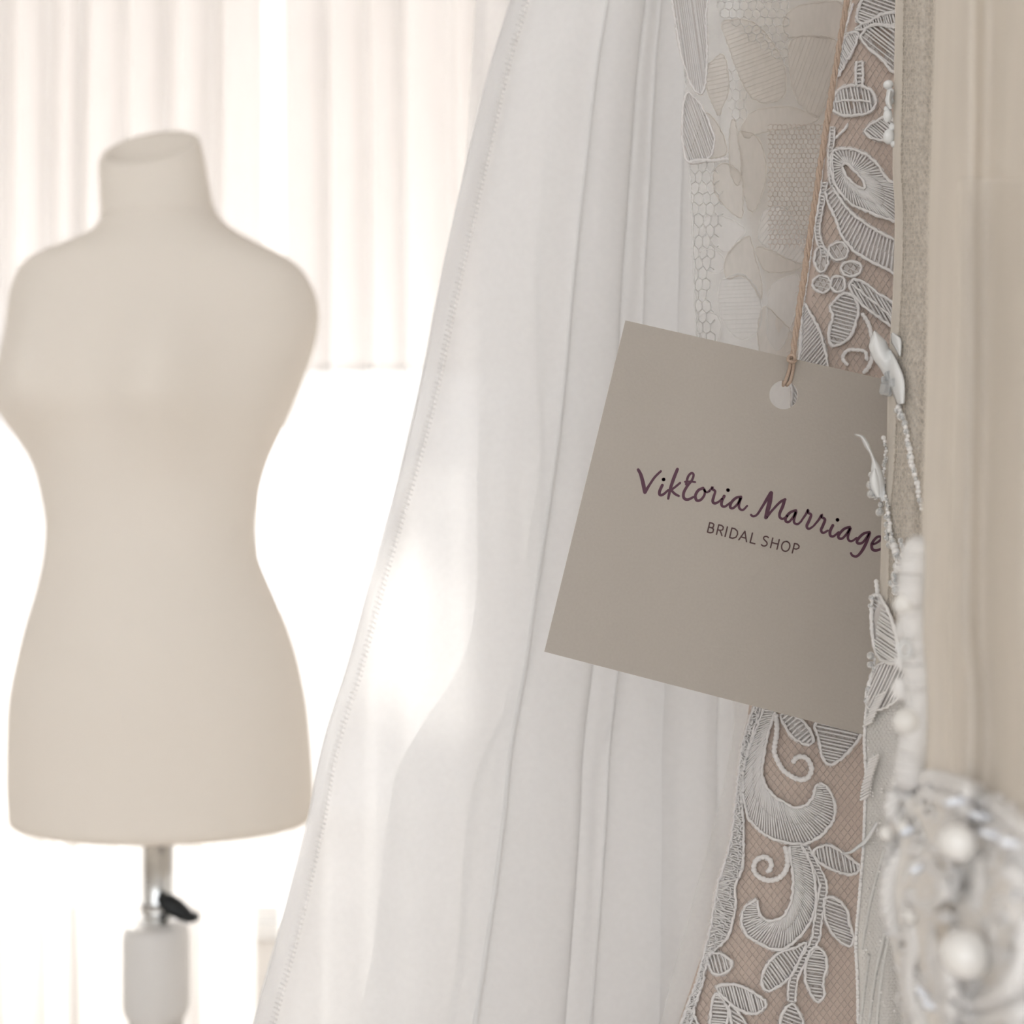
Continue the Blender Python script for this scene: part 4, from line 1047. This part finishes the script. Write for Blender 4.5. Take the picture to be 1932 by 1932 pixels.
ring = [(1707 + 11 * math.cos(k * math.pi / 6), 1226 + 15 * math.sin(k * math.pi / 6)) for k in range(13)]
p = spline(ring, 4); b = MB(); b.tube([S4(q.x, q.y, .006) for q in p], 4.5 * .22 / F, 8); b.build('satin_ring', M['satin'], ng)
# beaded appliqué
ap = [(1684, 1478), (1715, 1458), (1760, 1455), (1820, 1470), (1870, 1500), (1935, 1545), (2040, 1640), (2090, 1800), (2060, 1990), (1900, 2080), (1740, 2020), (1706, 1930), (1694, 1840), (1672, 1740), (1664, 1660), (1676, 1580), (1680, 1520)]
o = spline(ap, 12, closed=True); n = len(o); cx = sum(p.x for p in o) / n; cy = sum(p.y for p in o) / n
b = MB(); rows = []
for f in (1, .9, .75, .55, .3, .02): rows.append([S4(cx + (p.x - cx) * f, cy + (p.y - cy) * f, .002 + .0015 * (1 - f)) for p in o])
b.grid(rows, closed=True)
app = b.build('applique_ground', mat_cloth('applique_net', (0.92, 0.88, 0.83), .12, .96, (900, 900, 900), .5, .08), ng, label='white corded and pearl beaded appliqué')
def cord4(pts, r, off=.0020, bump=26, name='applique_cord'):
    rn = random.Random(int(pts[0][0] + pts[0][1])); q = spline(pts, 3)
    b = MB()                                   # three loosely plied strands
    for ply in range(3):
        out = []
        for i, p in enumerate(q):
            a = i * .30 + ply * 2.094
            out.append(S4(p.x + r * .42 * math.cos(a), p.y + r * .42 * math.sin(a) * .8, off + r * .16 / F * (1.0 + .5 * math.sin(a))))
        b.tube(out, [r * .66 * .165 / F * min(1, .35 + .2 * min(i, len(q) - 1 - i)) for i in range(len(q))], 7)
    return b.build(name, M['cord'], ng)
cord4([(1690, 1480), (1720, 1470), (1775, 1470), (1830, 1492), (1880, 1525), (1940, 1570), (2010, 1640)], 20)
cord4([(1700, 1505), (1750, 1500), (1810, 1520), (1870, 1555), (1930, 1600)], 16)
cord4([(1690, 1490), (1682, 1530), (1700, 1545), (1730, 1540)], 17)
cord4([(1735, 1600), (1700, 1610), (1682, 1640), (1674, 1690), (1684, 1740), (1704, 1770)], 17)
cord4([(1760, 1620), (1725, 1630), (1705, 1660), (1700, 1700), (1716, 1740)], 14)
cord4([(1728, 1650), (1760, 1640), (1780, 1670), (1770, 1700), (1740, 1705), (1724, 1685)], 15)
cord4([(1845, 1610), (1850, 1650), (1840, 1700), (1815, 1750), (1795, 1790), (1790, 1840), (1815, 1880), (1865, 1885), (1910, 1855), (1935, 1800), (1940, 1730)], 20)
cord4([(1720, 1740), (1722, 1790), (1712, 1830), (1716, 1880), (1735, 1920), (1745, 1980)], 19)
cord4([(1760, 1760), (1758, 1810), (1772, 1850), (1790, 1870)], 14)
cord4([(1740, 1885), (1790, 1900), (1850, 1920), (1910, 1915), (1960, 1890)], 15)
cord4([(1890, 1640), (1930, 1660), (1960, 1700), (1970, 1760)], 18)
for x, y, wd, an in ((1850, 1540, 22, .2), (1875, 1575, 28, .25), (1805, 1512, 24, -.2), (1745, 1880, 24, .9), (1760, 1898, 20, .2), (1712, 1568, 14, -.5), (1730, 1640, 14, -.5), (1905, 1590, 22, .2)):
    b = MB(); q = D4(x, y) / F; b.ball(S4(x, y, .0085), wd * q, wd * .3 * q, 8.5 * q, 14, 8, rot=-an); b.build('bugle_sequin', M['sequin'], ng)
b = MB(); rn = random.Random(12)
for _ in range(420):
    x, y = rn.uniform(1665, 1990), rn.uniform(1458, 1990)
    if not inside(ap, x, y): continue
    rx, ry, an = rn.uniform(6, 12), rn.uniform(5, 9), rn.uniform(0, 3.14); q = []
    for k in range(10):
        a = k * math.pi / 5; u, v = rx * math.cos(a), ry * math.sin(a)
        q.append(S4(x + u * math.cos(an) - v * math.sin(an), y + u * math.sin(an) + v * math.cos(an), .0027 + .0007 * math.sin(a * 2 + an)))
    b.tube(q, rn.uniform(4.5, 7.0) * .17 / F, 5, closed=True)
b.build('boucle_loops', M['cord'], ng, kind='stuff')
loops(ng, .2, P(0, -1600, .2).z - .004, M['beige_net'], (.10, .12))
